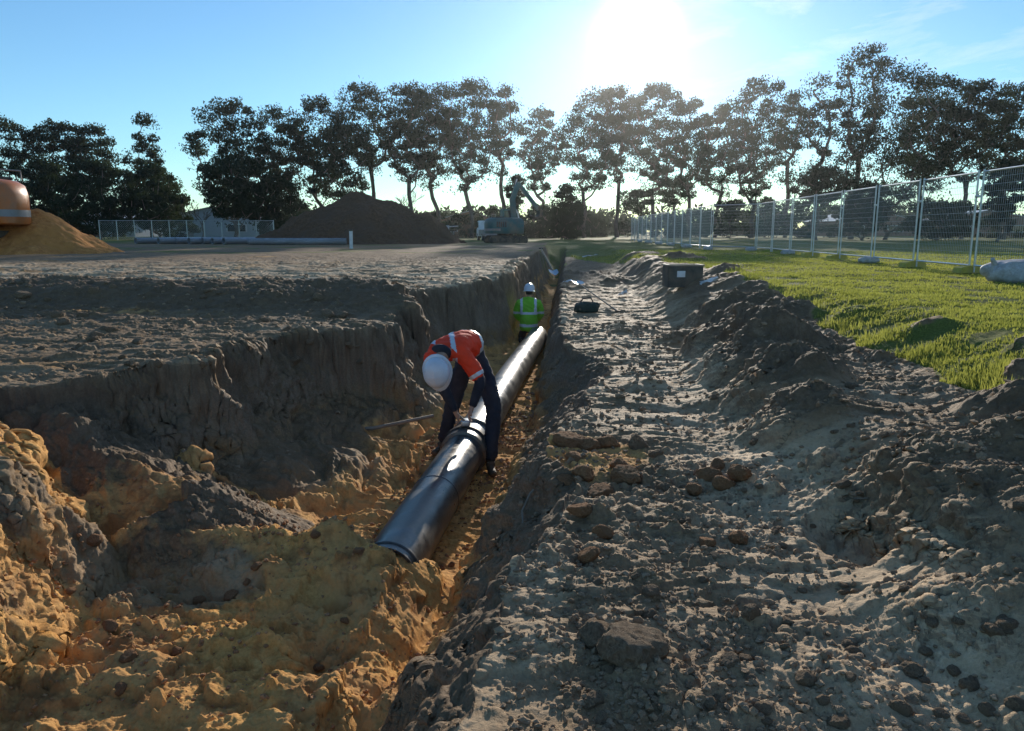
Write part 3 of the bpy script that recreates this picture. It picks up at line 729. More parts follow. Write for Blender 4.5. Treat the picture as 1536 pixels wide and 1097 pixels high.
M_RUB = mat_plain('black_rubber', (.025, .025, .025), .75, 0, .3, 8, dirt=DIRT, dirt_amt=.5)
M_GLASS = mat_plain('dark_glass', (.02, .03, .035), .08, 0, .1, 2, spec=.8)
M_CLAD = mat_plain('pale_metal_cladding', (.42, .46, .50), .5, 0, .1, .5)
M_ROOF = mat_plain('sheet_roof', (.50, .52, .54), .45, .2, .1, .6)
M_BRICK = mat_plain('brick_wall', (.28, .17, .12), .85, 0, .3, 1.2)
M_WOOD = mat_plain('weathered_timber', (.28, .23, .17), .75, 0, .3, 6, bump=.004)
M_SPOIL = None

def pipe_material():
    t = NT('black_polyethylene'); b = t.b
    n = t.noise(1.6, 7, .68, dist=.6); n2 = t.noise(14, 4); n3 = t.noise(40, 3)
    m = t.ramp(n, [(.47, 0.), (.52, 1.)])
    dust = t.mix(t.ramp(n2, [(.35, 0.), (.7, 1.)]), (.020, .021, .024), (.055, .052, .050))
    c = t.mix(t.math('MULTIPLY', m, .45), dust, (.17, .14, .10))
    t.L(c, b.inputs['Base Color'])
    r = t.math('ADD', t.math('MULTIPLY', m, .12), t.math('ADD', t.math('MULTIPLY', n3, .10), .24)); t.L(r, b.inputs['Roughness'])
    set_in(b, 'Specular IOR Level', .7); t.bump(t.noise(5, 3), .006, .6); return t.m
M_PIPE = pipe_material()

# ------------------------------------------------------------------ the pipeline in the trench
def pipe_pts(y0, y1, n, dz=0):
    P = []
    for i in range(n):
        y = y0+(y1-y0)*i/(n-1); tt = np.interp(y, [4.0, 4.4, 7.5, 11, 15, 17], [-1.12, -1.10, -.95, -.79, -.57, -.5])
        P.append(Vector((tt+.0724*y, y, float(np.interp(y, [4, 4.4, 7.5, 17], [-.63, -.615, -.60, -.585]))+dz)))
    return P
PR = .195
def make_pipe(name, y0, y1, rings, label, closed=True):
    pts = pipe_pts(y0, y1, 24); root = empty(name, pts[0]); off = pts[0]
    body = MB(); q = [p-off for p in pts]
    body.tube(q, PR, 40, False); body.tube(q, PR-.018, 40, False)
    for e in (0, -1):
        d = (q[1]-q[0]).normalized() if e == 0 else (q[-1]-q[-2]).normalized()
        body.lathe([(PR, 0), (PR-.018, 0)], 40, q[e], frame(d))
    body.build('pipe_wall', M_PIPE, root, True)
    for y, L, dr in rings:
        a, b_, = pipe_pts(y-L/2, y+L/2, 2); a -= off; b_ -= off
        M = frame(b_-a); l = (b_-a).length
        MB().lathe([(PR+.001, 0), (PR+dr, .006), (PR+dr, l-.006), (PR+.001, l)], 40, a, M).build('collar', M_PIPE, root, True)
    tag(root, label, 'pipe', 'black pipes laid in the trench'); return root
make_pipe('drainage_pipe', 4.38, 7.30, [(4.46, .030, .010), (5.75, .03, .004), (7.12, .34, .030)], 'nearest black pipe in the trench, its open end half buried in orange sand')
make_pipe('drainage_pipe', 7.32, 15.1, [(7.55, .12, .022)], 'long black pipe beyond the bending worker, glaring white in the sun')
# strap clamp the worker is fastening
c0, c1 = pipe_pts(7.10, 7.16, 2); M = frame(c1-c0)
ck = empty('strap_clamp', c0); MB().lathe([(PR+.034, 0), (PR+.045, .004), (PR+.045, .05), (PR+.034, .054)], 36, (0, 0, 0), M).build('strap', M_DARK, ck, True)
bk = MB(); bk.box(M@Vector((0, 0, .03))+Vector((0, 0, PR+.075)), (.09, .12, .06), None, .012); bk.tube([(0, 0, PR+.09), (-.06, -.06, PR+.17), (-.09, -.09, PR+.24)], .013, 8)
bk.build('buckle', M_STEEL, ck, True)
tag(ck, 'strap clamp with a short lever on the pipe joint under the bending worker', 'clamp')

# ------------------------------------------------------------------ people
def skin_mesh(name, chains, sub=2, root=0, smooth=True):
    """chains: lists of (point, rx, ry); equal points are welded"""
    vs = []; rd = []; es = []; ix = {}
    for ch in chains:
        prev = None
        for p, rx, ry in ch:
            k = tuple(round(c, 4) for c in p)
            if k not in ix: ix[k] = len(vs); vs.append(tuple(p)); rd.append((rx, ry))
            if prev is not None and prev != ix[k]: es.append((prev, ix[k]))
            prev = ix[k]
    me = bpy.data.meshes.new(name); me.from_pydata(vs, es, [])
    o = bpy.data.objects.new('tmp', me); COL.objects.link(o)
    md = o.modifiers.new('s', 'SKIN'); md.use_smooth_shade = True; md.branch_smoothing = .6
    sv = me.skin_vertices[0].data
    for i, (rx, ry) in enumerate(rd): sv[i].radius = (rx, ry); sv[i].use_root = (i == root)
    m2 = o.modifiers.new('u', 'SUBSURF'); m2.levels = sub; m2.render_levels = sub
    dg = bpy.context.evaluated_depsgraph_get(); ev = o.evaluated_get(dg)
    out = bpy.data.meshes.new_from_object(ev); out.name = name
    bpy.data.objects.remove(o); bpy.data.meshes.remove(me)
    for p in out.polygons: p.use_smooth = True
    return out
def wrinkle(me, amp, sc, seed=0):
    n = len(me.vertices); co = np.empty(n*3, np.float32); me.vertices.foreach_get('co', co); co = co.reshape(-1, 3)
    no = np.empty(n*3, np.float32); me.vertices.foreach_get('normal', no); no = no.reshape(-1, 3)
    d = amp*(ridged(co[:, 0]*sc+co[:, 2]*sc*1.7, co[:, 1]*sc+co[:, 2]*sc*.6, seed, 3))
    co = co+no*d[:, None]; me.vertices.foreach_set('co', co.ravel()); me.update()
def split_band(me, test, name, mat, parent, off=.004):
    """faces of a garment that pass the test become a thin band standing just proud of it"""
    vs = []; fs = []; mp = {}
    for p in me.polygons:
        c = Vector((0, 0, 0))
        for i in p.vertices: c += me.vertices[i].co
        c /= len(p.vertices)
        if test(c):
            f = []
            for i in p.vertices:
                if i not in mp: mp[i] = len(vs); v = me.vertices[i]; vs.append(v.co+v.normal*off)
                f.append(mp[i])
            fs.append(f)
    if not fs: return None
    b = bpy.data.meshes.new(name); b.from_pydata(vs, [], fs)
    for p in b.polygons: p.use_smooth = True
    return link(name, b, mat, parent)
def hand(mb_chains, wrist, dirv, side, s=1.):
    """palm, four unequal bent fingers and a thumb as skinned chains sharing the wrist point"""
    d = Vector(dirv).normalized(); w = Vector(side).normalized(); n = d.cross(w).normalized()
    W = Vector(wrist); P = W+d*.055*s; out = [[(W, .026, .020), (P, .036, .018)]]
    for i, (o, L) in enumerate(((-.030, .070), (-.010, .080), (.010, .075), (.029, .058))):
        k = P+w*o*s+d*.028*s; a = k+d*L*.5*s+n*.010*s; b_ = a+(d*.6+n*.8).normalized()*L*.35*s; c = b_+(d*.1+n).normalized()*L*.25*s
        out.append([(P, .036, .018), (k, .0105, .010), (a, .0095, .009), (b_, .0088, .0085), (c, .0075, .007)])
    k = W+d*.02*s-w*.032*s; a = k+(d*.6-w*.7).normalized()*.035*s+n*.008; b_ = a+(d*.9+n*.5).normalized()*.030*s
    out.append([(W, .026, .020), (k, .013, .012), (a, .011, .0105), (b_, .009, .008)])
    mb_chains += out
SKIN = mat_plain('skin', (.45, .26, .18), .55, 0, .12, 12)
NAVY = mat_plain('navy_cloth', (.018, .022, .036), .85, 0, .3, 14, bump=.004, dirt=DIRT, dirt_amt=.10)
HIVO = mat_plain('fluorescent_orange_cloth', (.92, .055, .012), .75, 0, .12, 10, bump=.004)
HIVG = mat_plain('fluorescent_green_cloth', (.20, .56, .03), .75, 0, .12, 10, bump=.004)
REFL = mat_plain('silver_reflective_tape', (.62, .65, .70), .35, .15, .06, 20)
HATW = mat_plain('white_helmet_shell', (.66, .69, .76), .3, 0, .06, 5, dirt=DIRT, dirt_amt=.25)
BOOT = mat_plain('work_boot_leather', (.10, .065, .035), .7, 0, .3, 12, bump=.004)
HAIR = mat_plain('dark_hair', (.03, .02, .015), .6, 0, .3, 40)

def helmet(root, c, up, fwd):
    up = Vector(up).normalized(); fwd = (Vector(fwd)-up*Vector(fwd).dot(up)).normalized(); sd = fwd.cross(up).normalized()
    M = Matrix((fwd, sd, up)).transposed(); c = Vector(c); mb = MB(); n = 28
    prof = [(.118, -.028), (.122, 0), (.121, .03), (.114, .066), (.098, .098), (.071, .122), (.038, .136), (.0, .140)]
    vs = []; fs = []
    for r, z in prof:
        for k in range(n):
            w = 2*PI*k/n; x = r*math.cos(w)*1.16; y = r*math.sin(w)
            rid = .011*math.exp(-(y/.016)**2)*(z > .05) + .007*math.exp(-((abs(y)-.045)/.012)**2)*(z > .05)
            vs.append(c+M@Vector((x, y, z+rid)))
    for i in range(len(prof)-1):
        for k in range(n): fs.append((i*n+k, i*n+(k+1) % n, (i+1)*n+(k+1) % n, (i+1)*n+k))
    mb.add(vs, fs)
    hat = mb.build('hard_hat', HATW, root, True, sharp=60)
    br = MB(); vs = []; fs = []
    for q, (dr, dz) in enumerate(((0, 0), (.012, -.004), (.020, -.010), (.020, -.014), (0, -.006))):
        for k in range(n):
            w = 2*PI*k/n; pk = max(0, math.cos(w))**2*.050*(dr > 0)
            vs.append(c+M@Vector(((.119+dr+pk)*math.cos(w)*1.16, (.119+dr)*math.sin(w), -.026+dz-pk*.25)))
    for i in range(4):
        for k in range(n): fs.append((i*n+k, i*n+(k+1) % n, (i+1)*n+(k+1) % n, (i+1)*n+k))
    br.add(vs, fs).build('brim', HATW, hat, True, sharp=60)
def head(root, c, up, fwd, neck):
    """skull, jaw, nose, ears and brow as one surface; local x is where the face looks"""
    up = Vector(up).normalized(); fwd = (Vector(fwd)-up*Vector(fwd).dot(up)).normalized(); sd = fwd.cross(up).normalized(); c = Vector(c)
    bm = bmesh.new(); bmesh.ops.create_icosphere(bm, subdivisions=4, radius=1)
    for v in bm.verts:
        x, y, z = v.co
        X = x*.098; Y = y*.076; Z = z*.118
        if z < 0: X *= 1-.10*z*z; Y *= 1+.28*z
        if x > 0 and z < -.2: X *= 1-.10*(-z)
        if x > .3: X += .024*math.exp(-(y/.16)**2-((z+.12)/.16)**2)+.008*math.exp(-(y/.3)**2-((z+.52)/.08)**2)-.010*math.exp(-((abs(y)-.36)/.15)**2-((z-.03)/.11)**2)+.005*math.exp(-((z-.20)/.08)**2)
        if abs(y) > .8: Y += math.copysign(.012, y)*math.exp(-((x+.05)/.16)**2-((z+.02)/.22)**2)
        v.co = c+fwd*X+sd*Y+up*Z
    me = bpy.data.meshes.new('head'); bm.to_mesh(me); bm.free()
    for p in me.polygons: p.use_smooth = True
    h = link('head', me, SKIN, root)
    for s in (-1, 1):
        e = MB(); q = c+fwd*.083+sd*s*.031+up*.004; bmm = bmesh.new(); bmesh.ops.create_uvsphere(bmm, u_segments=10, v_segments=8, radius=.012)
        e.add([q+v.co for v in bmm.verts], [tuple(v.index for v in f.verts) for f in bmm.faces]); bmm.free(); e.build('eye', HATW, h, True)
    hm = MB(); hb = bmesh.new(); bmesh.ops.create_icosphere(hb, subdivisions=3, radius=1); hb.verts.ensure_lookup_table()
    hb.verts.index_update()
    hm.add([c+fwd*(v.co.x*.101-.008)+sd*v.co.y*.081+up*(max(v.co.z, -.55)*.121+.006) for v in hb.verts], [tuple(v.index for v in f.verts) for f in hb.faces if f.calc_center_median().x < .25]); hb.free()
    hm.build('hair', HAIR, h, True)
def boot(root, ank, fwd):
    ank = Vector(ank); f = Vector(fwd).normalized(); z0 = ank.z-.085
    ch = [[(ank+Vector((0, 0, .06)), .056, .056), (Vector((ank.x, ank.y, z0+.055)), .052, .05), (Vector((ank.x, ank.y, z0+.045))+f*.10, .045, .042), (Vector((ank.x, ank.y, z0+.036))+f*.19, .042, .033)],
          [(Vector((ank.x, ank.y, z0+.055)), .052, .05), (Vector((ank.x, ank.y, z0+.04))-f*.05, .04, .04)]]
    link('boot', skin_mesh('boot', ch, 2), BOOT, root)

def person_bending():
    root = empty('person', (0, 0, 0))
    P = lambda x, y, d: at_y(x, y, d)
    hipc = P(708, 532, 7.50); hipL = P(722, 545, 7.45); hipR = P(696, 545, 7.52)
    waist = P(702, 516, 7.34); chest = P(686, 516, 7.16); upper = P(668, 524, 7.00); neck = P(658, 537, 6.88)
    shL = P(697, 532, 6.98); shR = P(645, 538, 6.94); elL = P(721, 572, 6.93); elR = P(666, 584, 6.86)
    wrL = P(708, 612, 6.90); wrR = P(683, 618, 6.88); hdL = P(700, 632, 6.95); hdR = P(691, 634, 6.95)
    kL = P(741, 612, 7.20); kR = P(679, 606, 7.50); aL = P(735, 676, 7.02); aR = P(664, 652, 7.62)
    gL = gz(aL.x, aL.y); gR = gz(aR.x, aR.y); aL.z = gL+.085; aR.z = gR+.085
    bt = hipc+Vector((0, 0, -.02))
    body = [[(bt, .125, .12), (waist, .13, .11), (chest, .125, .10), (upper, .105, .08), (neck, .06, .06), (P(655, 550, 6.80), .058, .058)],
            [(upper, .105, .08), (shL, .062, .062), (elL, .042, .042), (wrL, .029, .027)],
            [(upper, .105, .08), (shR, .062, .062), (elR, .042, .042), (wrR, .029, .027)],
            [(bt, .125, .12), (hipL, .085, .085), (kL, .06, .06), (aL, .04, .04)],
            [(bt, .125, .12), (hipR, .085, .085), (kR, .06, .06), (aR, .04, .04)]]
    hand(body, wrL, hdL-wrL, Vector((0, 1, 0))); hand(body, wrR, hdR-wrR, Vector((0, -1, 0)))
    b = link('body', skin_mesh('body', body, 2), SKIN, root)
    tr = [[(bt, .142, .135), (waist, .142, .122)],
          [(bt, .142, .135), (hipL, .105, .105), (hipL.lerp(kL, .55), .088, .09), (kL, .075, .078), (kL.lerp(aL, .5), .068, .07), (aL+Vector((0, 0, .02)), .060, .062)],
          [(bt, .142, .135), (hipR, .105, .105), (hipR.lerp(kR, .55), .088, .09), (kR, .075, .078), (kR.lerp(aR, .5), .068, .07), (aR+Vector((0, 0, .02)), .060, .062)]]
    t = skin_mesh('trousers', tr, 3); wrinkle(t, .014, 8, 3); link('trousers', t, NAVY, root)
    # navy lower shirt and sleeves, orange upper shirt over it
    lo_ = [[(waist, .146, .126), (waist.lerp(chest, .5), .150, .125), (chest, .150, .125)],
           [(shL.lerp(elL, .6), .060, .060), (elL, .056, .056), (elL.lerp(wrL, .5), .047, .047), (wrL, .038, .036)]]
    sl = skin_mesh('sleeve', [lo_[1]], 2); wrinkle(sl, .005, 14, 4); link('sleeve', sl, NAVY, root)
    sr = skin_mesh('sleeve', [[(shR.lerp(elR, .6), .060, .060), (elR, .056, .056), (elR.lerp(wrR, .5), .047, .047), (wrR, .038, .036)]], 2); wrinkle(sr, .005, 14, 5); link('sleeve', sr, NAVY, root)
    lw = skin_mesh('shirt_front', [[(waist+Vector((0, -.03, -.05)), .12, .10), (chest+Vector((0, -.02, -.05)), .13, .10), (upper+Vector((.0, .02, -.05)), .11, .08)]], 2); link('shirt_front', lw, NAVY, root)
    bk = Vector((0, .02, .012))
    up_ = [[(waist+bk+(hipc-waist)*.6, .155, .140), (waist+bk, .172, .152), (chest+bk, .188, .152), (upper+bk, .172, .130), (neck+Vector((0, .03, 0)), .085, .08)],
           [(upper+bk, .172, .130), (shL, .086, .088), (shL.lerp(elL, .5), .078, .078), (shL.lerp(elL, .98), .070, .070)],
           [(upper+bk, .172, .130), (shR, .086, .088), (shR.lerp(elR, .5), .078, .078), (shR.lerp(elR, .9), .070, .070)]]
    s = skin_mesh('shirt', up_, 4); wrinkle(s, .013, 7, 6); so = link('shirt', s, HIVO, root)
    link('collar', skin_mesh('collar', [[(upper.lerp(neck, .25)+bk+Vector((0, 0, .012)), .140, .115), (neck+Vector((0, .01, .01)), .098, .092)]], 3), NAVY, root)
    ax = (neck-waist).normalized(); sx = (shL-shR).normalized(); mid = upper
    def band_body(c):
        k = (c-waist).dot(ax)/(neck-waist).length; q = (c-mid).dot(sx)
        return 0.0 < k < .80 and (.055 < q < .10 or -.13 < q < -.085) and c.z > elL.z+.08
    def band_arm(c):
        for a_, e_ in ((shL, elL), (shR, elR)):
            d = (e_-a_); k = (c-a_).dot(d)/d.length_squared; rad = (c-a_-d*k).length
            if rad < .12 and (.70 < k < .82 or .93 < k < 1.05): return True
        return False
    def band_waist(c):
        k = (c-waist).dot(ax)/(neck-waist).length; return -.14 < k < -.02
    split_band(s, lambda c: band_body(c) or band_arm(c) or band_waist(c), 'reflective_tape', REFL, so)
    hc = P(656, 556, 6.76); u = (P(651, 566, 6.58)-P(659, 545, 6.90)).normalized()
    fw = Vector((.1, .35, -1)); head(root, hc, u, fw, neck); helmet(root, hc+u*.035, u, fw)
    boot(root, aL, Vector((.2, -1, 0))); boot(root, aR, Vector((-.5, -1, 0)))
    tag(root, 'worker in orange shirt, navy trousers and white hard hat bending over the pipe joint', 'person')
person_bending()

def person_kneeling():
    root = empty('person', (0, 0, 0)); P = lambda x, y, d: at_y(x, y, d); D = 15.6
    pel = P(793, 488, D); ch_ = P(793, 462, D+.02); up_ = P(793, 446, D+.04); nk = P(793, 437, D+.08); hc = P(794, 429, D+.11)
    shL = P(777, 446, D+.03); shR = P(809, 446, D+.03); eL = P(773, 466, D+.12); eR = P(813, 466, D+.12); wL = P(783, 477, D+.38); wR = P(803, 477, D+.38)
    g = gz(pel.x, D); kL = Vector((pel.x-.17, D+.35, g+.09)); kR = Vector((pel.x+.17, D+.38, g+.09)); aL = Vector((pel.x-.16, D-.12, g+.10)); aR = Vector((pel.x+.16, D-.10, g+.10))
    hL = Vector((pel.x-.11, D, pel.z-.02)); hR = Vector((pel.x+.11, D, pel.z-.02))
    body = [[(pel, .13, .11), (ch_, .15, .12), (up_, .16, .11), (nk, .06, .06), (hc-Vector((0, 0, .03)), .058, .058)],
            [(up_, .16, .11), (shL, .07, .07), (eL, .045, .045), (wL, .03, .028)], [(up_, .16, .11), (shR, .07, .07), (eR, .045, .045), (wR, .03, .028)],
            [(pel, .13, .11), (hL, .09, .09), (kL, .06, .06), (aL, .045, .045)], [(pel, .13, .11), (hR, .09, .09), (kR, .06, .06), (aR, .045, .045)]]
    hand(body, wL, Vector((.2, 1, -.5)), Vector((1, 0, 0))); hand(body, wR, Vector((-.2, 1, -.5)), Vector((-1, 0, 0)))
    link('body', skin_mesh('body', body, 2), SKIN, root)
    t = skin_mesh('trousers', [[(pel, .15, .13), (pel+Vector((0, 0, .1)), .15, .13)], [(pel, .15, .13), (hL, .11, .11), (kL, .08, .08), (aL, .07, .07)], [(pel, .15, .13), (hR, .11, .11), (kR, .08, .08), (aR, .07, .07)]], 2)
    link('trousers', t, NAVY, root)
    j = skin_mesh('jacket', [[(pel+Vector((0, 0, -.07)), .20, .165), (pel, .215, .17), (pel.lerp(ch_, .5), .22, .18), (ch_, .225, .18), (up_, .22, .15), (nk-Vector((0, 0, .02)), .10, .095)],
                             [(up_, .22, .15), (shL, .10, .105), (eL, .08, .08), (eL.lerp(wL, .9), .06, .06)], [(up_, .22, .15), (shR, .10, .105), (eR, .08, .08), (eR.lerp(wR, .9), .06, .06)]], 4)
    wrinkle(j, .016, 6, 8); jo = link('jacket', j, HIVG, root)
    z1, z2 = P(793, 468, D).z, P(793, 459.5, D).z; z3, z4 = P(793, 485, D).z, P(793, 480.5, D).z
    x1, x2 = P(779.5, 450, D).x, P(783.5, 450, D).x; x3, x4 = P(802, 450, D).x, P(806, 450, D).x
    split_band(j, lambda c: (z2-.075 < c.z < z2-.02) or (z3 < c.z < z4) or ((x1 < c.x < x2 or x3 < c.x < x4) and c.z > z2-.03), 'reflective_tape', REFL, jo)
    head(root, hc, (0, .1, 1), (.05, 1, -.1), nk); helmet(root, hc+Vector((0, 0, .055)), (.05, .1, 1), (.1, 1, -.1))
    boot(root, aL, Vector((0, -1, 0))); boot(root, aR, Vector((0, -1, 0)))
    root.scale = (.92, .92, .92); root.location = (pel.x*.08, D*.08, (g-.03)*.08-.03)
    tag(root, 'worker seen from behind in a bright green jacket, low in the trench beyond the pipe', 'person')
person_kneeling()
# ------------------------------------------------------------------ temporary fence
def panel_meshes():
    W, H = 2.46, 2.08; fr = MB(); r = .020
    fr.tube([(.03, 0, .02), (.03, 0, H)], r, 8); fr.tube([(W-.03, 0, .02), (W-.03, 0, H)], r, 8)
    fr.tube([(.03, 0, H-.05), (W-.03, 0, H-.05)], .019, 8); fr.tube([(.03, 0, .16), (W-.03, 0, .16)], .019, 8)
    w = MB()
    for i in range(1, 33): w.tube([(.03+i*(W-.06)/33, 0, .16), (.03+i*(W-.06)/33, 0, H-.05)], .0021, 3, False)
    for j in range(1, 14): w.tube([(.03, .004, .16+j*(H-.21)/14), (W-.03, .004, .16+j*(H-.21)/14)], .0026 if j % 4 else .0042, 3, False)
    c = MB().box((-.02, .0, 1.55), (.12, .06, .05), None, .01)
    return fr, w, c
fr, wi, cl = panel_meshes()
fp = empty('mesh_fence', (0, 0, 0)); fr.build('frame', M_STEEL, fp, True); wi.build('wire_mesh', M_WIRE, fp); cl.build('clamp', M_STEEL, fp)
def fx(y): return 8.35+.0724*y
ftm = MB(); ftm.prism([(-.30, 0), (.30, 0), (.27, .11), (.20, .13), (-.20, .13), (-.27, .11)], -.115, .115); ftm.box((0, 0, .135), (.12, .12, .03), None, .006)
foot0 = ftm.build('ballast_block', M_YEL)
def bag_mesh(name, L, W_, H, seed, mat):
    bm = bmesh.new(); bmesh.ops.create_icosphere(bm, subdivisions=4, radius=1)
    co = np.array([v.co[:] for v in bm.verts]); s = np.sign(co)*np.abs(co)**.75
    p = s*np.array([L/2, W_/2, H/2]); dn = fbm(co[:, 0]*1.6+seed, co[:, 1]*1.6+co[:, 2], seed, 3)
    f2 = ridged(co[:, 0]*2.4+seed*3, co[:, 2]*2+co[:, 1]*2.4, seed+3, 3)
    p = p*(1+.26*dn[:, None])+co*(.05*H*f2)[:, None]; p[:, 2] = np.maximum(p[:, 2]+H*.42, 0)
    for v, q in zip(bm.verts, p): v.co = q
    me = bpy.data.meshes.new(name); bm.to_mesh(me); bm.free()
    for q in me.polygons: q.use_smooth = True
    me.materials.append(mat); return me
bagm = [bag_mesh('sand_bag', .55, .32, .17, s, M_SACK) for s in (3, 8)]
ORD = ['first', 'second', 'third', 'fourth', 'fifth', 'sixth', 'seventh', 'eighth']
ys = [13.15+2.58*i for i in range(9)]
def put_panel(x0, y0, x1, y1, label, group, first=[True]):
    o = fp if first[0] else copy_thing(fp); first[0] = False
    o.location = (x0, y0, .65); o.rotation_euler = (0, 0, math.atan2(y1-y0, x1-x0)); o.scale = (math.hypot(x1-x0, y1-y0)/2.52, 1, 1)
    tag(o, label, 'fence', group); return o
foots = []
def put_foot(x, y, label, ang=.25, first=[True]):
    o = foot0 if first[0] else foot0.copy()
    if not first[0]: COL.objects.link(o)
    first[0] = False; o.location = (x, y, .655); o.rotation_euler = (0, 0, ang); tag(o, label, 'fence foot', 'feet of the temporary fence')
for i, y in enumerate(ys[:-1]):
    put_panel(fx(y), y, fx(y+2.5), y+2.5, ('temporary wire fence panel running off the right edge of the photo above the grey sack' if i == 0 else '%s wire fence panel whose whole frame is in view, counting from the right edge' % ORD[i-1]), 'near fence panels beside the grass')
    if i in (1, 2, 4, 5): put_foot(fx(y)-.05, y-.05, {1: 'yellow fence foot under the nearest post in view', 2: 'yellow fence foot under the second post pair from the right edge', 4: 'yellow fence foot under the fourth post pair, right of a white bag', 5: 'small yellow fence foot under the fifth post pair from the right edge'}[i])
yj = ys[-1]; xj = fx(yj)
put_panel(xj, yj, xj-1.55, yj+1.75, 'fence panel turned to face the camera at the jog of the fence line', 'near fence panels beside the grass')
x, y = xj-1.55, yj+1.75
for i in range(13):
    put_panel(x, y, x+.11, y+2.5, 'distant wire fence panel in the tightly receding stretch beyond the jog', 'distant fence panels beyond the jog'); x += .112; y += 2.55
for i, (bx, by, lab) in enumerate([(fx(20.9)-.1, 20.8, 'white sand bag on the fence foot between two yellow feet'), (fx(28.6)-.1, 28.5, 'white sand bag further along the fence with no yellow foot beside it'), (xj-.3, yj-.3, 'pale sand bags slumped at the jog of the fence'),
                                    (xj-1.7, yj+1.6, 'small pale sand bag just left of the jog of the fence')]):
    o = bpy.data.objects.new('sand_bag', bagm[i % 2]); COL.objects.link(o); o.location = (bx, by, .65); o.rotation_euler = (0, 0, .3*i); tag(o, lab, 'sand bag', 'sand bags weighting the fence')
for i, k in enumerate((2, 4, 6, 8, 10)):
    o = bpy.data.objects.new('sand_bag', bagm[k % 2]); COL.objects.link(o); o.location = (xj-1.7+.112*k, yj+1.75+2.55*k, .65); o.rotation_euler = (0, 0, 1.1*i); tag(o, 'tiny pale sand bag along the foot of the distant fence', 'sand bag', 'sand bags along the distant fence')
# big grey sack by the fence
sk = empty('bulk_sack', at_z(1512, 424, .65)); sk.location.x += .15
link('sack_body', bag_mesh('sack_body', 1.05, .62, .40, 12, M_SACK), None, sk)
neckb = MB(); neckb.tube([(-.42, -.05, .12), (-.47, -.08, .22), (-.44, -.06, .30), (-.52, -.1, .40)], [.07, .035, .05, .03], 9); neckb.build('tied_neck', M_SACK, sk, True)
tag(sk, 'large grey plastic sack tied at the neck, lying on the grass at the right edge', 'sack')

# ------------------------------------------------------------------ spoil heaps
def heap(name, px, py, Y, comps, size, mat, label, res=.09, amp=.18):
    c = at_y(px, py, Y); cx, cy = c.x, Y; n = int(size*2/res)
    gx, gy = np.meshgrid(np.linspace(-size, size, n), np.linspace(-size*.8, size*.8, int(n*.8)))
    gx = gx.astype(np.float32); gy = gy.astype(np.float32)
    w = fbm(gx*.35+cx, gy*.35, 201, 4); z = np.full_like(gx, -1.)
    for (ox, oy, h, sl, sr) in comps:
        dx = gx-ox; d = np.sqrt(np.where(dx < 0, dx*sl, dx*sr)**2+((gy-oy)*.62)**2+.04)
        z = np.maximum(z, h*1.0-d+(.35+amp*1.2)*w)
    z = z+amp*.5*ridged(gx*.8+cx, gy*.8+z*.6, 203, 5, .55)+.05*fbm(gx*4, gy*4, 207, 3)+lumps(gx, gy, .5, 209, .4)*.3*(z < 1.2)
    z = np.maximum(z, -.25)
    v = np.stack([gx, gy, z], -1).reshape(-1, 3); m, k = gx.shape; idx = np.arange(m*k).reshape(m, k)
    f = np.stack([idx[:-1, :-1], idx[:-1, 1:], idx[1:, 1:], idx[1:, :-1]], -1).reshape(-1, 4)
    keep = v[:, 2][f].max(1) > -.2; f = f[keep]
    o = link(name, mesh_np(name, v, f), mat, None, (cx, cy, .62)); tag(o, label, 'soil heap'); return o
def heap_mat(name, a, b2, c2):
    t = NT(name); n = t.noise(.7, 6, .65); n2 = t.noise(6, 5, .7); n3 = t.noise(30, 4, .7)
    c = t.mix(t.ramp(n2, [(.35, 0.), (.68, 1.)]), a, b2); c = t.mix(t.ramp(n, [(.45, 0.), (.65, 1.)]), c, c2)
    t.L(c, t.b.inputs['Base Color']); t.b.inputs['Roughness'].default_value = .92; set_in(t.b, 'Specular IOR Level', .15)
    nb = t.bump(n3, .03, .8); t.bump(n2, .08, .6, nb); return t.m
HB = heap_mat('brown_spoil', (.085, .047, .026), (.17, .098, .055), (.12, .075, .048)); HO = heap_mat('orange_sand', (.46, .17, .05), (.78, .36, .11), (.58, .25, .07))
heap('spoil_heap', 548, 370, 56, [(0, 0, 3.75, .44, .62), (1.6, .6, 3.0, .6, .62), (4.6, .4, 2.35, .7, 1.1), (5.7, -.2, 1.6, .8, 1.1), (-4.4, .3, 1.75, .55, .8)], 11, HB, 'large dark brown spoil heap with a long left slope, behind the white marker post', amp=.42)
heap('sand_heap', 58, 378, 31, [(0, 0, 1.9, .55, .62), (-1.6, .3, 1.7, .5, .8), (1.6, -.6, .95, .6, .50)], 5.5, HO, 'orange sand heap beside the orange machine at the left edge', res=.05, amp=.14)

# ------------------------------------------------------------------ stored pipes on the grass
def stored(name, px, py, Y, L, ang, label, group='black pipes stored in a row on the grass', first={}):
    p = at_y(px, py, Y)
    if 'o' not in first:
        root = empty(name, p); b = MB(); b.tube([(0, 0, 0), (1, 0, 0)], .21, 20, False); b.tube([(0, 0, 0), (1, 0, 0)], .185, 20, False); b.lathe([(.21, 0), (.185, 0)], 20, (0, 0, 0), frame((1, 0, 0))); b.lathe([(.21, 0), (.185, 0)], 20, (1, 0, 0), frame((1, 0, 0)))
        b.build('pipe_wall', M_STORED, root, True)
        MB().lathe([(.212, 0), (.235, .002), (.235, .02), (.212, .022)], 20, (0, 0, 0), frame((1, 0, 0))).build('socket_rim', M_STORED, root, True)
        first['o'] = root; o = root
    else: o = copy_thing(first['o'])
    o.location = (p.x, Y, .86); o.rotation_euler = (0, 0, ang); o.scale = (L, 1, 1); tag(o, label, 'pipe', group); return o
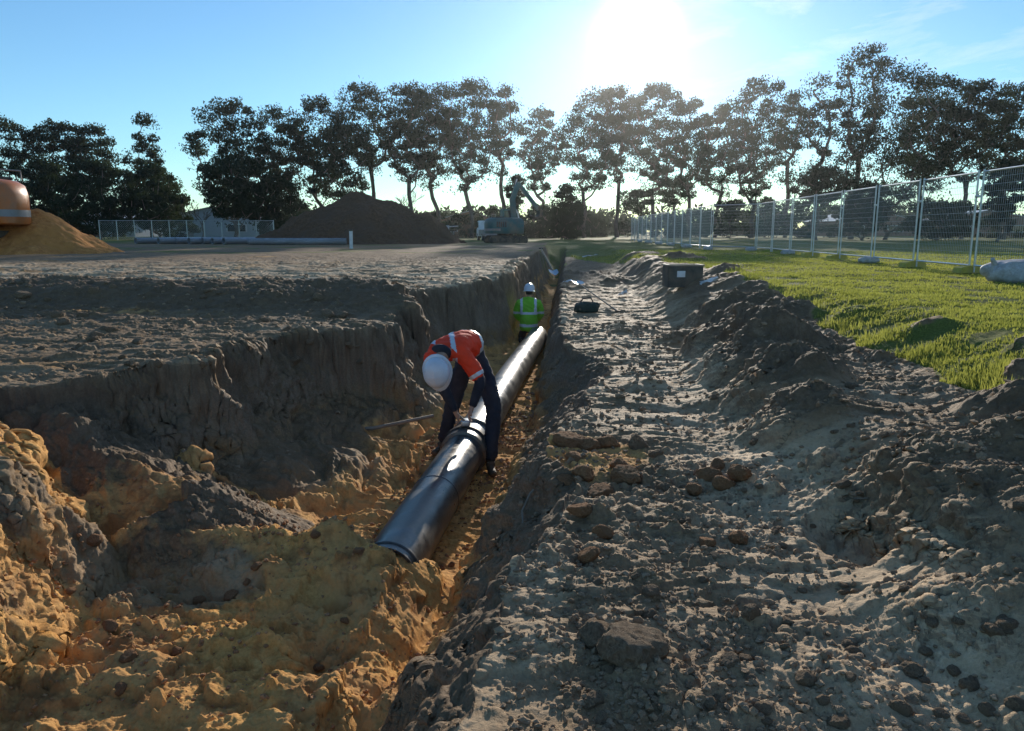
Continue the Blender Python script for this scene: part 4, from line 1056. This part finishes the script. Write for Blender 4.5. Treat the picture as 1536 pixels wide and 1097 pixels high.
M_STORED = mat_plain('black_pipe_with_sky_sheen', (.26, .28, .31), .25, 0, .3, 4, spec=.6, dirt=(.14, .12, .10), dirt_amt=.4)  # bright sky sheen of the black pipes put into a pale base colour
for i, (px, Y) in enumerate([(203, 52.6), (237, 51.5), (262, 52.4), (283, 51.2), (303, 51.7), (318, 51.0), (335, 50.2)]):
    stored('stored_pipe', px, 358, Y, 7.5, .92+.03*(i % 3), ['leftmost stored black pipe by the left chain fence', 'stored black pipe, second open end from the left', 'stored black pipe, third open end from the left', 'stored black pipe, middle open end of the row', 'stored black pipe just right of the middle of the row', 'stored black pipe, second open end from the right of the clustered row', 'stored black pipe, last open end of the clustered row'][i])
stored('stored_pipe', 372, 356, 48.8, 6.2, .06, 'single long silver lit pipe lying right of the row, pointing at the white marker post', None).children[0].material_slots

# ------------------------------------------------------------------ white marker posts
def post(px, pbase, ptop, Y, r, label, arm=False):
    b = at_y(px, pbase, Y); t_ = at_y(px, ptop, Y); h = t_.z-.55; root = empty('marker_post', (b.x, Y, .55))
    MB().tube([(0, 0, 0), (.01, 0, h)], r, 14).build('post_tube', M_WHITE, root, True)
    MB().lathe([(0, h+.03), (r*1.1, h+.03), (r*1.18, h+.015), (r*1.18, h-.06), (r, h-.06)], 14).build('cap', M_DARK if not arm else M_WHITE, root, True)
    if arm: MB().tube([(0, 0, h-.08), (.85, 0, h-.02)], .04, 8).build('arm', M_WHITE, root, True)
    tag(root, label, 'post')
post(527, 374, 345, 38, .085, 'upright white plastic marker post with a dark cap in front of the large spoil heap')
post(672, 364, 339, 62, .11, 'smaller white post with a sideways arm at the right end of the large spoil heap', True)

# ------------------------------------------------------------------ excavators
def excavator(loc, rz, paint, label, boom_pts, stick_pts):
    r = empty('excavator', loc, rz); tr = []
    for s in (-1, 1):
        t_ = MB(); n = 28; L, h = 2.9, .62
        prof = []
        for k in range(n):
            w = 2*PI*k/n; cx = (L/2-h/2)*(1 if math.cos(w) > 0 else -1); prof.append((cx+h/2*math.cos(w), h/2+h/2*math.sin(w)))
        t_.prism(prof, s*.95-.22, s*.95+.22)
        for k in range(26):
            u = k/26*2*(L-h)+0
            x_ = -L/2+h/2+(u % (L-h)); z_ = h+.02 if u < L-h else -.0
            t_.box((x_, s*.95, z_+.0), (.07, .47, .04))
        tk = t_.build('track', M_RUB, r, False)
        wh = MB()
        for k in range(5): wh.lathe([(0, -.235), (.17, -.235), (.19, -.22), (.19, .22), (.17, .235), (0, .235)], 14, (-L/2+h/2+k*(L-h)/4, s*.95, h/2), Matrix.Rotation(PI/2, 3, 'X'))
        wh.build('rollers', M_DARK, tk, True)
    MB().box((0, 0, .45), (1.9, 1.5, .35), None, .05).build('undercarriage', M_DARK, r)
    MB().lathe([(0, .60), (.62, .60), (.62, .78), (0, .78)], 24).build('slew_ring', M_DARK, r)
    # rounded tail house
    hb = MB(); prof = [(-.95, -1.05), (.9, -1.05), (.9, 1.05), (-.95, 1.05)]; n = 14
    pl = [(1.15, -1.05)]+[(-.75-.85*math.cos(a), -1.05*math.cos(PI-a) if 0 else 1.05*math.sin(a-PI/2)) for a in np.linspace(0, PI, n)]
    pl = [(1.15, -1.12), (1.15, 1.12)]+[(-.65-.95*math.sin(a), 1.12*math.cos(a)) for a in np.linspace(0, PI, 16)]
    zz = [(.78, .97), (.82, 1.0), (1.55, 1.0), (1.80, .96), (1.92, .84), (1.96, .66)]; vs = []; fs = []; m = len(pl)
    for z_, s_ in zz: vs += [(x_*s_, y_*s_, z_) for x_, y_ in pl]
    for i in range(len(zz)-1):
        for k in range(m): fs.append((i*m+k, i*m+(k+1) % m, (i+1)*m+(k+1) % m, (i+1)*m+k))
    fs.append(tuple(range(m))[::-1]); fs.append(tuple((len(zz)-1)*m+k for k in range(m)))
    hb.add(vs, fs).build('engine_house', paint, r, True, sharp=50)
    st = MB(); vs = []; fs = []
    for z_ in (.98, 1.16):
        vs += [(x_*1.006, y_*1.006, z_) for x_, y_ in pl[2:]]
    m2 = len(pl)-2; fs = [(k, k+1, m2+k+1, m2+k) for k in range(m2-1)]; st.add(vs, fs).build('counterweight_band', M_GREY, r, True)
    for k in range(5): MB().box((-.9+k*.16, -1.125, 1.45), (.10, .012, .40), None, .003).build('side_grille', M_DARK, r)
    MB().box((.35, -1.125, 1.35), (.62, .014, .62), None, .004).build('access_panel', paint, r)
    MB().tube([(-1.0, -.9, 1.97), (-1.0, -.9, 2.2), (-1.0, .2, 2.2), (-1.0, .2, 1.97)], .02, 8).build('handrail', M_GREY, r, True)
    MB().box((-.55, -.3, 1.99), (.7, .9, .08), None, .02).build('engine_vent', M_DARK, r)
    MB().tube([(-.9, .45, 1.9), (-.9, .45, 2.25), (-.98, .45, 2.33)], .05, 10).build('exhaust', M_DARK, r, True)
    cab = MB(); cab.prism([(-.15, .95), (1.25, .95), (1.30, 1.5), (1.05, 2.62), (-.1, 2.62)], .32, 1.15).build('cab_frame', paint, r)
    for nm, pr_, a, b_ in (('cab_window', [(0, 1.55), (1.18, 1.55), (.98, 2.5), (0, 2.5)], 1.145, 1.156), ('cab_window', [(0, 1.55), (1.18, 1.55), (.98, 2.5), (0, 2.5)], .308, .322)):
        MB().prism(pr_, a, b_).build(nm, M_GLASS, r)
    MB().add([(1.305, .38, 1.5), (1.305, 1.09, 1.5), (1.08, 1.09, 2.52), (1.08, .38, 2.52)], [(0, 1, 2, 3)]).build('windscreen', M_GLASS, r)
    bm_ = MB(); P = [Vector(p) for p in boom_pts]
    def beam(mb, P, w0, h0):
        for i in range(len(P)-1):
            d = P[i+1]-P[i]; M = Matrix.Rotation(-math.atan2(d.z, d.x), 3, 'Y'); mb.box((P[i]+P[i+1])/2, (d.length+h0[i]*.35, w0, h0[i]), M, .03)
    beam(bm_, P, .30, [.42, .36]); bm_.build('boom', paint, r)
    S = [Vector(p) for p in stick_pts]; sm = MB(); beam(sm, S, .24, [.30]); sm.build('stick', paint, r)
    MB().tube([P[0]+Vector((.5, 0, -.25)), (P[0]+P[1])/2+Vector((.35, 0, -.1)), P[1]+Vector((-.1, 0, -.15))], .06, 8).build('boom_cylinder', M_STEEL, r, True)
    MB().tube([P[1]+Vector((.1, 0, .3)), S[0]+Vector((-.1, 0, .32))], .055, 8).build('stick_cylinder', M_STEEL, r, True)
    q = S[-1]; bk = MB(); bk.prism([(q.x-.05, q.z+.15), (q.x+.25, q.z-.1), (q.x+.2, q.z-.55), (q.x-.25, q.z-.75), (q.x-.62, q.z-.5), (q.x-.55, q.z-.42), (q.x-.25, q.z-.58), (q.x, q.z-.4), (q.x, q.z-.1)], -.42, .42); bk.build('bucket', M_DARK, r)
    tag(r, label, 'excavator'); return r
px_ = at_y(-46, 350, 29.5)
ex_ = excavator((px_.x-.02, 29.5, .62), math.radians(158), M_ORG, 'orange excavator cut off by the left edge, only its rounded tail in view', [(.9, 0, 1.5), (2.6, 0, 3.6), (4.6, 0, 3.9)], [(4.6, 0, 3.9), (5.3, 0, 1.6)])
ex_.scale = (1.45, 1.45, 1.45)
pc = at_y(758, 360, 58)
excavator((pc.x, 58, .55), math.radians(15), M_TEAL, 'teal excavator with its boom raised, left of the trench in the distance', [(.7, 0, 1.5), (.55, 0, 3.3), (1.0, 0, 4.5)], [(1.0, 0, 4.5), (2.6, 0, 2.6)])
# small white truck left of the teal excavator
vt = empty('white_truck', (at_y(733, 350, 72).x, 72, .6), math.radians(100))
def wheel(parent, x, y, r_):
    w = MB().lathe([(r_*.6, -.11), (r_, -.10), (r_, .10), (r_*.6, .11)], 18, (x, y, r_), Matrix.Rotation(PI/2, 3, 'X')).build('wheel', M_RUB, parent, True)
    MB().lathe([(0, -.09), (r_*.6, -.115), (r_*.6, .115), (0, .09)], 14, (x, y, r_), Matrix.Rotation(PI/2, 3, 'X')).build('rim', M_STEEL, w, True)
MB().prism([(-2.4, .5), (.7, .5), (.7, 1.05), (-2.4, 1.05)], -.85, .85).build('tray', M_GREY, vt)
MB().prism([(.72, .45), (2.3, .45), (2.35, 1.05), (1.9, 1.25), (1.55, 1.85), (.76, 1.9)], -.85, .85).build('cab', M_WHITE, vt)
MB().prism([(1.92, 1.27), (1.60, 1.80), (1.63, 1.82), (1.96, 1.29)], -.75, .75).build('windscreen', M_GLASS, vt)
for s in (-1, 1):
    MB().prism([(.9, 1.25), (1.75, 1.25), (1.48, 1.75), (.9, 1.78)], s*.857-.006, s*.857+.006).build('side_window', M_GLASS, vt)
    for wx_ in (-1.5, 1.6): wheel(vt, wx_, s*.75, .36)
tag(vt, 'small white tray truck parked just left of the teal excavator', 'truck')

# ------------------------------------------------------------------ buildings and back fence
def shed(px, Y, w, d, h, rise, rz, wall, roofm, label, doors=2, name='shed'):
    p = at_y(px, 350, Y); r = empty(name, (p.x, Y, .45), rz)
    MB().prism([(-w/2, 0), (w/2, 0), (w/2, h), (0, h+rise-.04), (-w/2, h)], -d/2, d/2).build('wall', wall, r)
    rf = MB()
    for s in (-1, 1):
        a = Vector((0, 0, h+rise)); b_ = Vector((s*(w/2+.4), 0, h-.12)); dv = b_-a; M = Matrix.Rotation(-math.atan2(dv.z, dv.x), 3, 'Y')
        rf.box((a+b_)/2+Vector((0, 0, .05)), (dv.length, d+.7, .07), M)
    rf.build('roof', roofm, r)
    for k in range(doors):
        x_ = -w/2+w*(k+.5)/doors
        f = MB().box((x_, -d/2-.03, 1.5), (w/doors*.42, .06, 1.1)).build('window', M_WHITE, r); MB().box((x_, -d/2-.07, 1.5), (w/doors*.36, .03, .95)).build('pane', M_GLASS, f)
    MB().box((-w/2+w*.28, -d/2-.03, 1.0), (.9, .05, 2.0)).build('door', M_GREY, r)
    tag(r, label, 'building'); return r
shed(330, 116, 14, 8, 3.0, 1.5, .1, M_CLAD, M_ROOF, 'pale grey shed with a low roof behind the left chain fence')
shed(180, 120, 10, 8, 2.6, 1.4, -.1, M_CLAD, M_ROOF, 'pale house half hidden behind the dark squat trees at the far left')
shed(705, 128, 12, 8, 2.6, 1.6, 0, M_BRICK, M_ROOF, 'brick house glimpsed right of the large spoil heap')
shed(1288, 135, 15, 9, 2.8, 1.8, .2, M_BRICK, M_ROOF, 'house with pale sunlit roof seen through the fence under the massive tree')
shed(1462, 132, 17, 9, 2.8, 1.7, -.15, M_BRICK, M_ROOF, 'long low house with a pale roof low at the right edge beyond the paddock')
bf = empty('chain_fence', (at_y(150, 352, 76).x, 76, .55), .03)
L_ = (405-150)/FOC*76
for k in range(11):
    MB().tube([(L_*k/10, 0, 0), (L_*k/10, 0, 2.05)], .045, 8).build('post', M_STEEL, bf, True)
MB().tube([(0, 0, 2.0), (L_, 0, 2.0)], .03, 6).build('top_rail', M_STEEL, bf, True)
w = MB(); k = 0
while k*.22 < L_+2: 
    a = k*.22
    w.tube([(min(a, L_), .02, 0 if a < L_ else a-L_), (max(a-1.95, 0), .02, min(1.95, a))], .006, 3, False); w.tube([(max(a-1.95, 0), .03, 0 if a > 1.95 else 1.95-a), (min(a, L_), .03, 1.95)], .006, 3, False); k += 1
w.build('chain_mesh', M_WIRE, bf)
tag(bf, 'chain wire fence with grey posts behind the stored pipes on the left', 'fence')

# ------------------------------------------------------------------ things on the bench beside the trench
M_CRATE = mat_plain('dark_grey_green_board', (.055, .062, .055), .7, 0, .4, 7, dirt=DIRT, dirt_amt=.5)
g = on(1023, 430); bx = empty('crate', g, .05)
W_, D_, H_ = .66, .5, .42
for nm, c_, d_ in (('side_panel', (0, -D_/2, H_/2), (W_, .025, H_)), ('side_panel', (0, D_/2, H_/2), (W_, .025, H_)), ('end_panel', (-W_/2, 0, H_/2), (.025, D_-.03, H_-.004)), ('end_panel', (W_/2, 0, H_/2), (.025, D_-.03, H_-.004)), ('bottom', (0, 0, .03), (W_-.04, D_-.04, .03))):
    MB().box(c_, d_, None, .006).build(nm, M_CRATE if 'M_CRATE' in globals() else M_GREY, bx)
rm = MB()
for c_, d_ in (((0, -D_/2, H_+.005), (W_+.06, .06, .03)), ((0, D_/2, H_+.005), (W_+.06, .06, .03)), ((-W_/2, 0, H_+.006), (.06, D_-.06, .028)), ((W_/2, 0, H_+.006), (.06, D_-.06, .028))): rm.box(c_, d_, None, .006)
rm.build('rim', M_WOOD, bx)
MB().box((-.10, -D_/2-.018, .26), (.16, .006, .12)).build('label_sheet', M_WHITE, bx)
tag(bx, 'grey open crate with pale rim and torn white label, at the grass corner', 'crate')
def tool_bag():
    g = on(880, 468); r = empty('tool_bag', g, .3)
    link('bag_body', bag_mesh('bag_body', .46, .30, .20, 21, mat_plain('dark_green_canvas', (.02, .05, .045), .85, 0, .3, 14)), None, r)
    MB().tube([(-.13, 0, .17), (-.08, 0, .25), (.08, 0, .26), (.13, 0, .17)], .014, 8).build('handle', M_DARK, r, True)
    tag(r, 'dark green tool bag on the bench, at the trench edge near the green jacket worker', 'bag')
tool_bag()
def tool(a, b_, rr, label, name='shovel', blade=True):
    a = Vector(a); b_ = Vector(b_); r = empty(name, a); d = b_-a
    MB().tube([(0, 0, 0), d], rr, 9).build('shaft', M_WOOD if blade else M_STEEL, r, True)
    M = frame(d); u = d.normalized()
    if blade:
        bl = MB(); vs = []; fs = []
        for i in range(6):
            for j in range(5):
                s = (j-2)/2; w_ = .11*(1 if i < 4 else (.8 if i == 4 else .35)); vs.append(d+u*(i*.055-.02)+M@Vector((s*w_, .03*s*s, 0)))
        for i in range(5):
            for j in range(4): fs.append((i*5+j, i*5+j+1, (i+1)*5+j+1, (i+1)*5+j))
        bl.add(vs, fs).build('blade', M_STEEL, r, True)
        MB().tube([M@Vector((-.055, 0, -.05)), M@Vector((.055, 0, -.05))], .014, 8).build('grip', M_DARK, r, True)
    else:
        MB().box(d, (.09, .05, .05), M, .01).build('fitting', M_DARK, r)
    tag(r, label, 'tool'); return r
ga = on(925, 470); gb = on(868, 452)
tool(ga+Vector((0, 0, .04)), Vector((gb.x, gb.y-.1, gb.z+.36)), .014, 'long pale handled shovel propped against the dark green tool bag')
ga = at_y(812, 374, 19.5); gb = at_y(829, 406, 18.4)
tool(ga, gb, .022, 'pale shovel leaning steeply at the trench edge behind the green jacket worker')
def scrap(px, py, w, h, label, seed):
    g = on(px, py); rr_ = random.Random(seed); n = 7; vs = []; fs = []
    for i in range(n):
        for j in range(n): vs.append(((i/(n-1)-.5)*w+rr_.uniform(-.02, .02), (j/(n-1)-.5)*h+rr_.uniform(-.02, .02), .02+rr_.uniform(0, .07)+.10*(i/(n-1))))
    for i in range(n-1):
        for j in range(n-1): fs.append((i*n+j, i*n+j+1, (i+1)*n+j+1, (i+1)*n+j))
    o = MB().add(vs, fs).build('plastic_scrap', M_WHITE, None, True); o.location = g; tag(o, label, 'scrap')
scrap(851, 428, .28, .25, 'crumpled white plastic scrap right of the green jacket worker', 1)
scrap(885, 387, .7, .35, 'torn pale plastic scrap lying on dark soil far along the trench', 2)
scrap(1064, 430, .32, .14, 'thin pale scrap lying just right of the grey crate', 3)
scrap(934, 447, .2, .16, 'small white scrap left of the grey crate, beyond the shovel', 4)
# roots and wire hanging in the right trench wall
def strand(pts, r_, label, name, mat):
    P = [Vector(p) for p in pts]; o = MB().tube([p-P[0] for p in P], r_, 6).build(name, mat, None, True); o.location = P[0]; tag(o, label, 'root')
w0 = on(816, 722); w1 = on(800, 745); w2 = on(788, 770); w3 = on(786, 806)
strand([w0+Vector((0, 0, .01)), w1+Vector((-.02, 0, .02)), w2+Vector((-.02, 0, .01)), w3], .006, 'long thin bent root hanging down the shaded right wall of the trench', 'root', M_WOOD)
w0 = on(1280, 758); strand([w0+Vector((0, 0, .02)), w0+Vector((.10, -.02, .03)), w0+Vector((.22, -.01, .0))], .004, 'pale dry root sticking out of the soil block near the right edge', 'root', M_WOOD)
w0 = on(560, 655); strand([w0+Vector((-.7, .15, .02)), w0+Vector((0, 0, .09)), w0+Vector((.65, .3, .16))], .022, 'pale straight root lying along the left trench wall beside the bending worker', 'root', M_WOOD)

# ------------------------------------------------------------------ clods and stones
def clod_mesh(seed, rough=.5, sub=3):
    sub = 4; bm = bmesh.new(); bmesh.ops.create_icosphere(bm, subdivisions=sub, radius=1); co = np.array([v.co[:] for v in bm.verts], np.float32)
    rs = np.random.RandomState(seed)
    d = 1+.30*fbm(co[:, 0]*1.3+seed, co[:, 1]*1.3+co[:, 2]*1.1, seed, 4)+.12*ridged(co[:, 0]*2.5+seed, co[:, 1]*2.5-co[:, 2]*2, seed+5, 3)
    for _ in range(4):
        n = rs.normal(size=3); n /= np.linalg.norm(n); k = co@n*d; lim = rs.uniform(.62, .85); d = np.where(k > lim, d*(lim/np.maximum(k, 1e-3)), d)
    d = d+.09*fbm(co[:, 0]*4.5+co[:, 2]*3+seed, co[:, 1]*4.5-co[:, 2]*3.3, seed+9, 4, .65)+.05*ridged(co[:, 0]*6-co[:, 2]*4, co[:, 1]*6+co[:, 2]*5+seed, seed+11, 2)
    p = co*d[:, None]*np.array([1, .82, .62]); p[:, 2] += .18
    for v, q in zip(bm.verts, p): v.co = q
    me = bpy.data.meshes.new('soil_clod'); bm.to_mesh(me); bm.free()
    for q in me.polygons: q.use_smooth = True
    try: me.set_sharp_from_angle(angle=math.radians(38))
    except Exception: pass
    return me
CG = heap_mat('grey_clod', (.19, .13, .08), (.50, .36, .23), (.32, .22, .135)); CO = heap_mat('orange_clod', (.30, .14, .065), (.56, .31, .15), (.38, .20, .10))
gm = [clod_mesh(s) for s in range(40, 46)]; om = [m.copy() for m in gm[:4]]
for m in gm: m.materials.append(CG)
for m in om: m.materials.append(CO)
def clod(me, px, py, wpx, label, cat, group=None, rz=0, name='soil_clod', sq=1):
    g = on(px, py); dist = (g-Vector((0, 0, CZ))).length; s = wpx/FOC*dist/2
    o = bpy.data.objects.new(name, me); COL.objects.link(o); o.location = g-Vector((0, 0, s*.12)); o.scale = (s, s, s*sq); o.rotation_euler = (0, 0, rz); tag(o, label, cat, group); return o
clod(gm[0], 948, 978, 92, 'largest pale stone like clod with a sloping top, low on the right bench', 'clod', None, .4, sq=1.2)
clod(gm[1], 893, 962, 60, 'squarish clod touching the left side of the largest stone like clod', 'clod', None, 1.2, sq=1.25)
clod(gm[2], 958, 672, 26, 'upright grey clod standing alone on the flat bench right of the orange clods', 'clod', None, 0, sq=1.7)
clod(gm[3], 985, 682, 22, 'small round dark clod just right of the upright grey one', 'clod', None, 0)
for i, (px, py, w_) in enumerate([(852, 665, 46), (883, 672, 40), (905, 672, 44), (862, 690, 34), (940, 718, 48), (925, 700, 30), (876, 712, 42), (850, 725, 36), (900, 742, 44), (1062, 716, 40), (1085, 728, 34), (1040, 735, 26), (870, 768, 34), (1110, 712, 36), (905, 800, 30), (885, 835, 34), (1060, 815, 26), (1110, 808, 30), (1075, 700, 26)]):
    clod(om[i % 4], px, py, w_, 'rough orange brown clod on the bench at the orange patch by the trench lip', 'clod', 'orange brown clods by the trench lip', i*1.3)
rnd = random.Random(4)
for i in range(170):
    if i < 120: px = rnd.uniform(850, 1536); py = 560+(1097-560)*rnd.random()**.8; w_ = rnd.choice((9, 11, 13, 16, 20, 26))*(.5+.8*(py-500)/600)
    else: px = rnd.uniform(0, 560); py = rnd.uniform(425, 560); w_ = rnd.choice((8, 10, 14, 18))
    clod(gm[rnd.randrange(6)], px, py, w_, 'grey brown soil clod lying loose on the churned bench right of the trench' if i < 120 else 'grey brown soil clod lying loose on the plateau left of the trench', 'clod', 'loose soil clods on the right bench' if i < 120 else 'loose soil clods on the left plateau', rnd.uniform(0, 6), sq=rnd.uniform(.8, 1.3))
for i in range(22):
    px = rnd.uniform(60, 700); py = rnd.uniform(800, 1090); w_ = rnd.choice((12, 16, 22))
    if px < 560-(py-860)*.2 or py < 940: clod(om[rnd.randrange(4)], px, py, w_, 'small orange sand clod in the pit at the lower left', 'clod', 'orange sand clods in the pit', rnd.uniform(0, 6))
# crumbs nobody could count
def crumbs(name, n, seed, region, mat, label, smin, smax):
    rs = np.random.RandomState(seed); ico = bmesh.new(); bmesh.ops.create_icosphere(ico, subdivisions=1, radius=1)
    bv = np.array([v.co[:] for v in ico.verts]); bf_ = np.array([[v.index for v in f.verts] for f in ico.faces]); ico.free()
    x, y = region(rs, n); q = land(x, y, True); z = q[0]; keep = (q[5] < .5); x, y, z = x[keep], y[keep], z[keep]; n = len(x)
    # strewn where a noise field says so
    k = fbm(x*1.1, y*1.1, 83, 3)+.25*rs.normal(size=n) > -.05; x, y, z = x[k], y[k], z[k]; n = len(x)
    s = (smin+(smax-smin)*rs.random(n)**3)*(.6+.12*np.hypot(x, y)); a = rs.uniform(0, 6.28, n)
    v = bv[None]*(1+.38*rs.normal(size=(n, len(bv), 1))*.6)*s[:, None, None]*np.stack([rs.uniform(.8, 1.3, n), rs.uniform(.7, 1.1, n), rs.uniform(.5, .95, n)], 1)[:, None, :]
    ca, sa = np.cos(a)[:, None], np.sin(a)[:, None]; X = v[..., 0]*ca-v[..., 1]*sa+x[:, None]; Y = v[..., 0]*sa+v[..., 1]*ca+y[:, None]; Z = v[..., 2]+z[:, None]+s[:, None]*.25
    f = bf_[None]+(np.arange(n)*len(bv))[:, None, None]
    tag(link(name, mesh_np(name, np.stack([X, Y, Z], -1).reshape(-1, 3), f.reshape(-1, 3), False), mat), label, 'soil crumbs', kind='stuff')
def reg_bench(rs, n):
    r = 1.9+10*rs.random(n)**1.5; a = rs.uniform(-.02, .62, n); return r*np.sin(a), r*np.cos(a)
def reg_pit(rs, n):
    y = rs.uniform(2.8, 9, n); x = np.where(y < 5, rs.uniform(-3.4, -.3, n), rs.uniform(-1.5, -.3, n)+.0724*y); return x, y
def reg_left(rs, n): 
    y = rs.uniform(6, 16, n); return rs.uniform(-11, -1.6, n), y
crumbs('soil_crumbs', 17000, 5, reg_bench, CG, 'countless grey brown crumbs of soil strewn over the bench', .004, .022)
crumbs('sand_crumbs', 9000, 6, reg_pit, CO, 'countless orange crumbs of sand strewn over the pit floor', .004, .016)
crumbs('plateau_crumbs', 4500, 7, reg_left, CG, 'countless grey brown crumbs strewn over the left plateau', .004, .018)

# ------------------------------------------------------------------ grass
GR = leaf_material('grass_blade', (.13, .17, .03), (.38, .36, .10), (.74, .76, .14))
def grass():
    rs = np.random.RandomState(9); n = 360000
    r = 4.0*np.exp(rs.random(n)*math.log(36/4.)); a = rs.uniform(.06, .75, n); x = r*np.sin(a); y = r*np.cos(a)
    q = land(x, y, True); ok = (q[3] > .45+.25*rs.random(n)) & (q[5] > .3) & (fbm(x*1.4, y*1.8, 333, 4) > -.40*rs.random(n)+.07); x, y, z = x[ok], y[ok], q[0][ok]; n = len(x)
    rr = np.hypot(x, y); h = rs.uniform(.008, .036, n)*(1+.9*np.clip(fbm(x*1.6, y*1.6, 336, 3), -.6, 1))*(1+rr*.012); w_ = .0035+.00055*rr
    # rank tufts along the broken edge
    t = x-.0724*y; ed = np.interp(y, *EDGE); h = h*(1+1.3*np.exp(-((t-ed-.25)/.22)**2)*(rs.random(n) < .5))
    b = rs.uniform(0, 6.28, n); bx_, by_ = np.cos(b), np.sin(b); l = rs.uniform(0, .7, n)*h; c = rs.uniform(0, 6.28, n)
    v0 = np.stack([x-bx_*w_, y-by_*w_, z-.004], 1); v1 = np.stack([x+bx_*w_, y+by_*w_, z-.004], 1)
    v2 = np.stack([x+np.cos(c)*l, y+np.sin(c)*l, z+h], 1)
    v = np.stack([v0, v1, v2], 1).reshape(-1, 3)
    tag(link('grass', mesh_np('grass', v, np.arange(3*n).reshape(n, 3), False), GR), 'short sunlit green grass growing right of the bench', 'grass', kind='stuff')
grass()
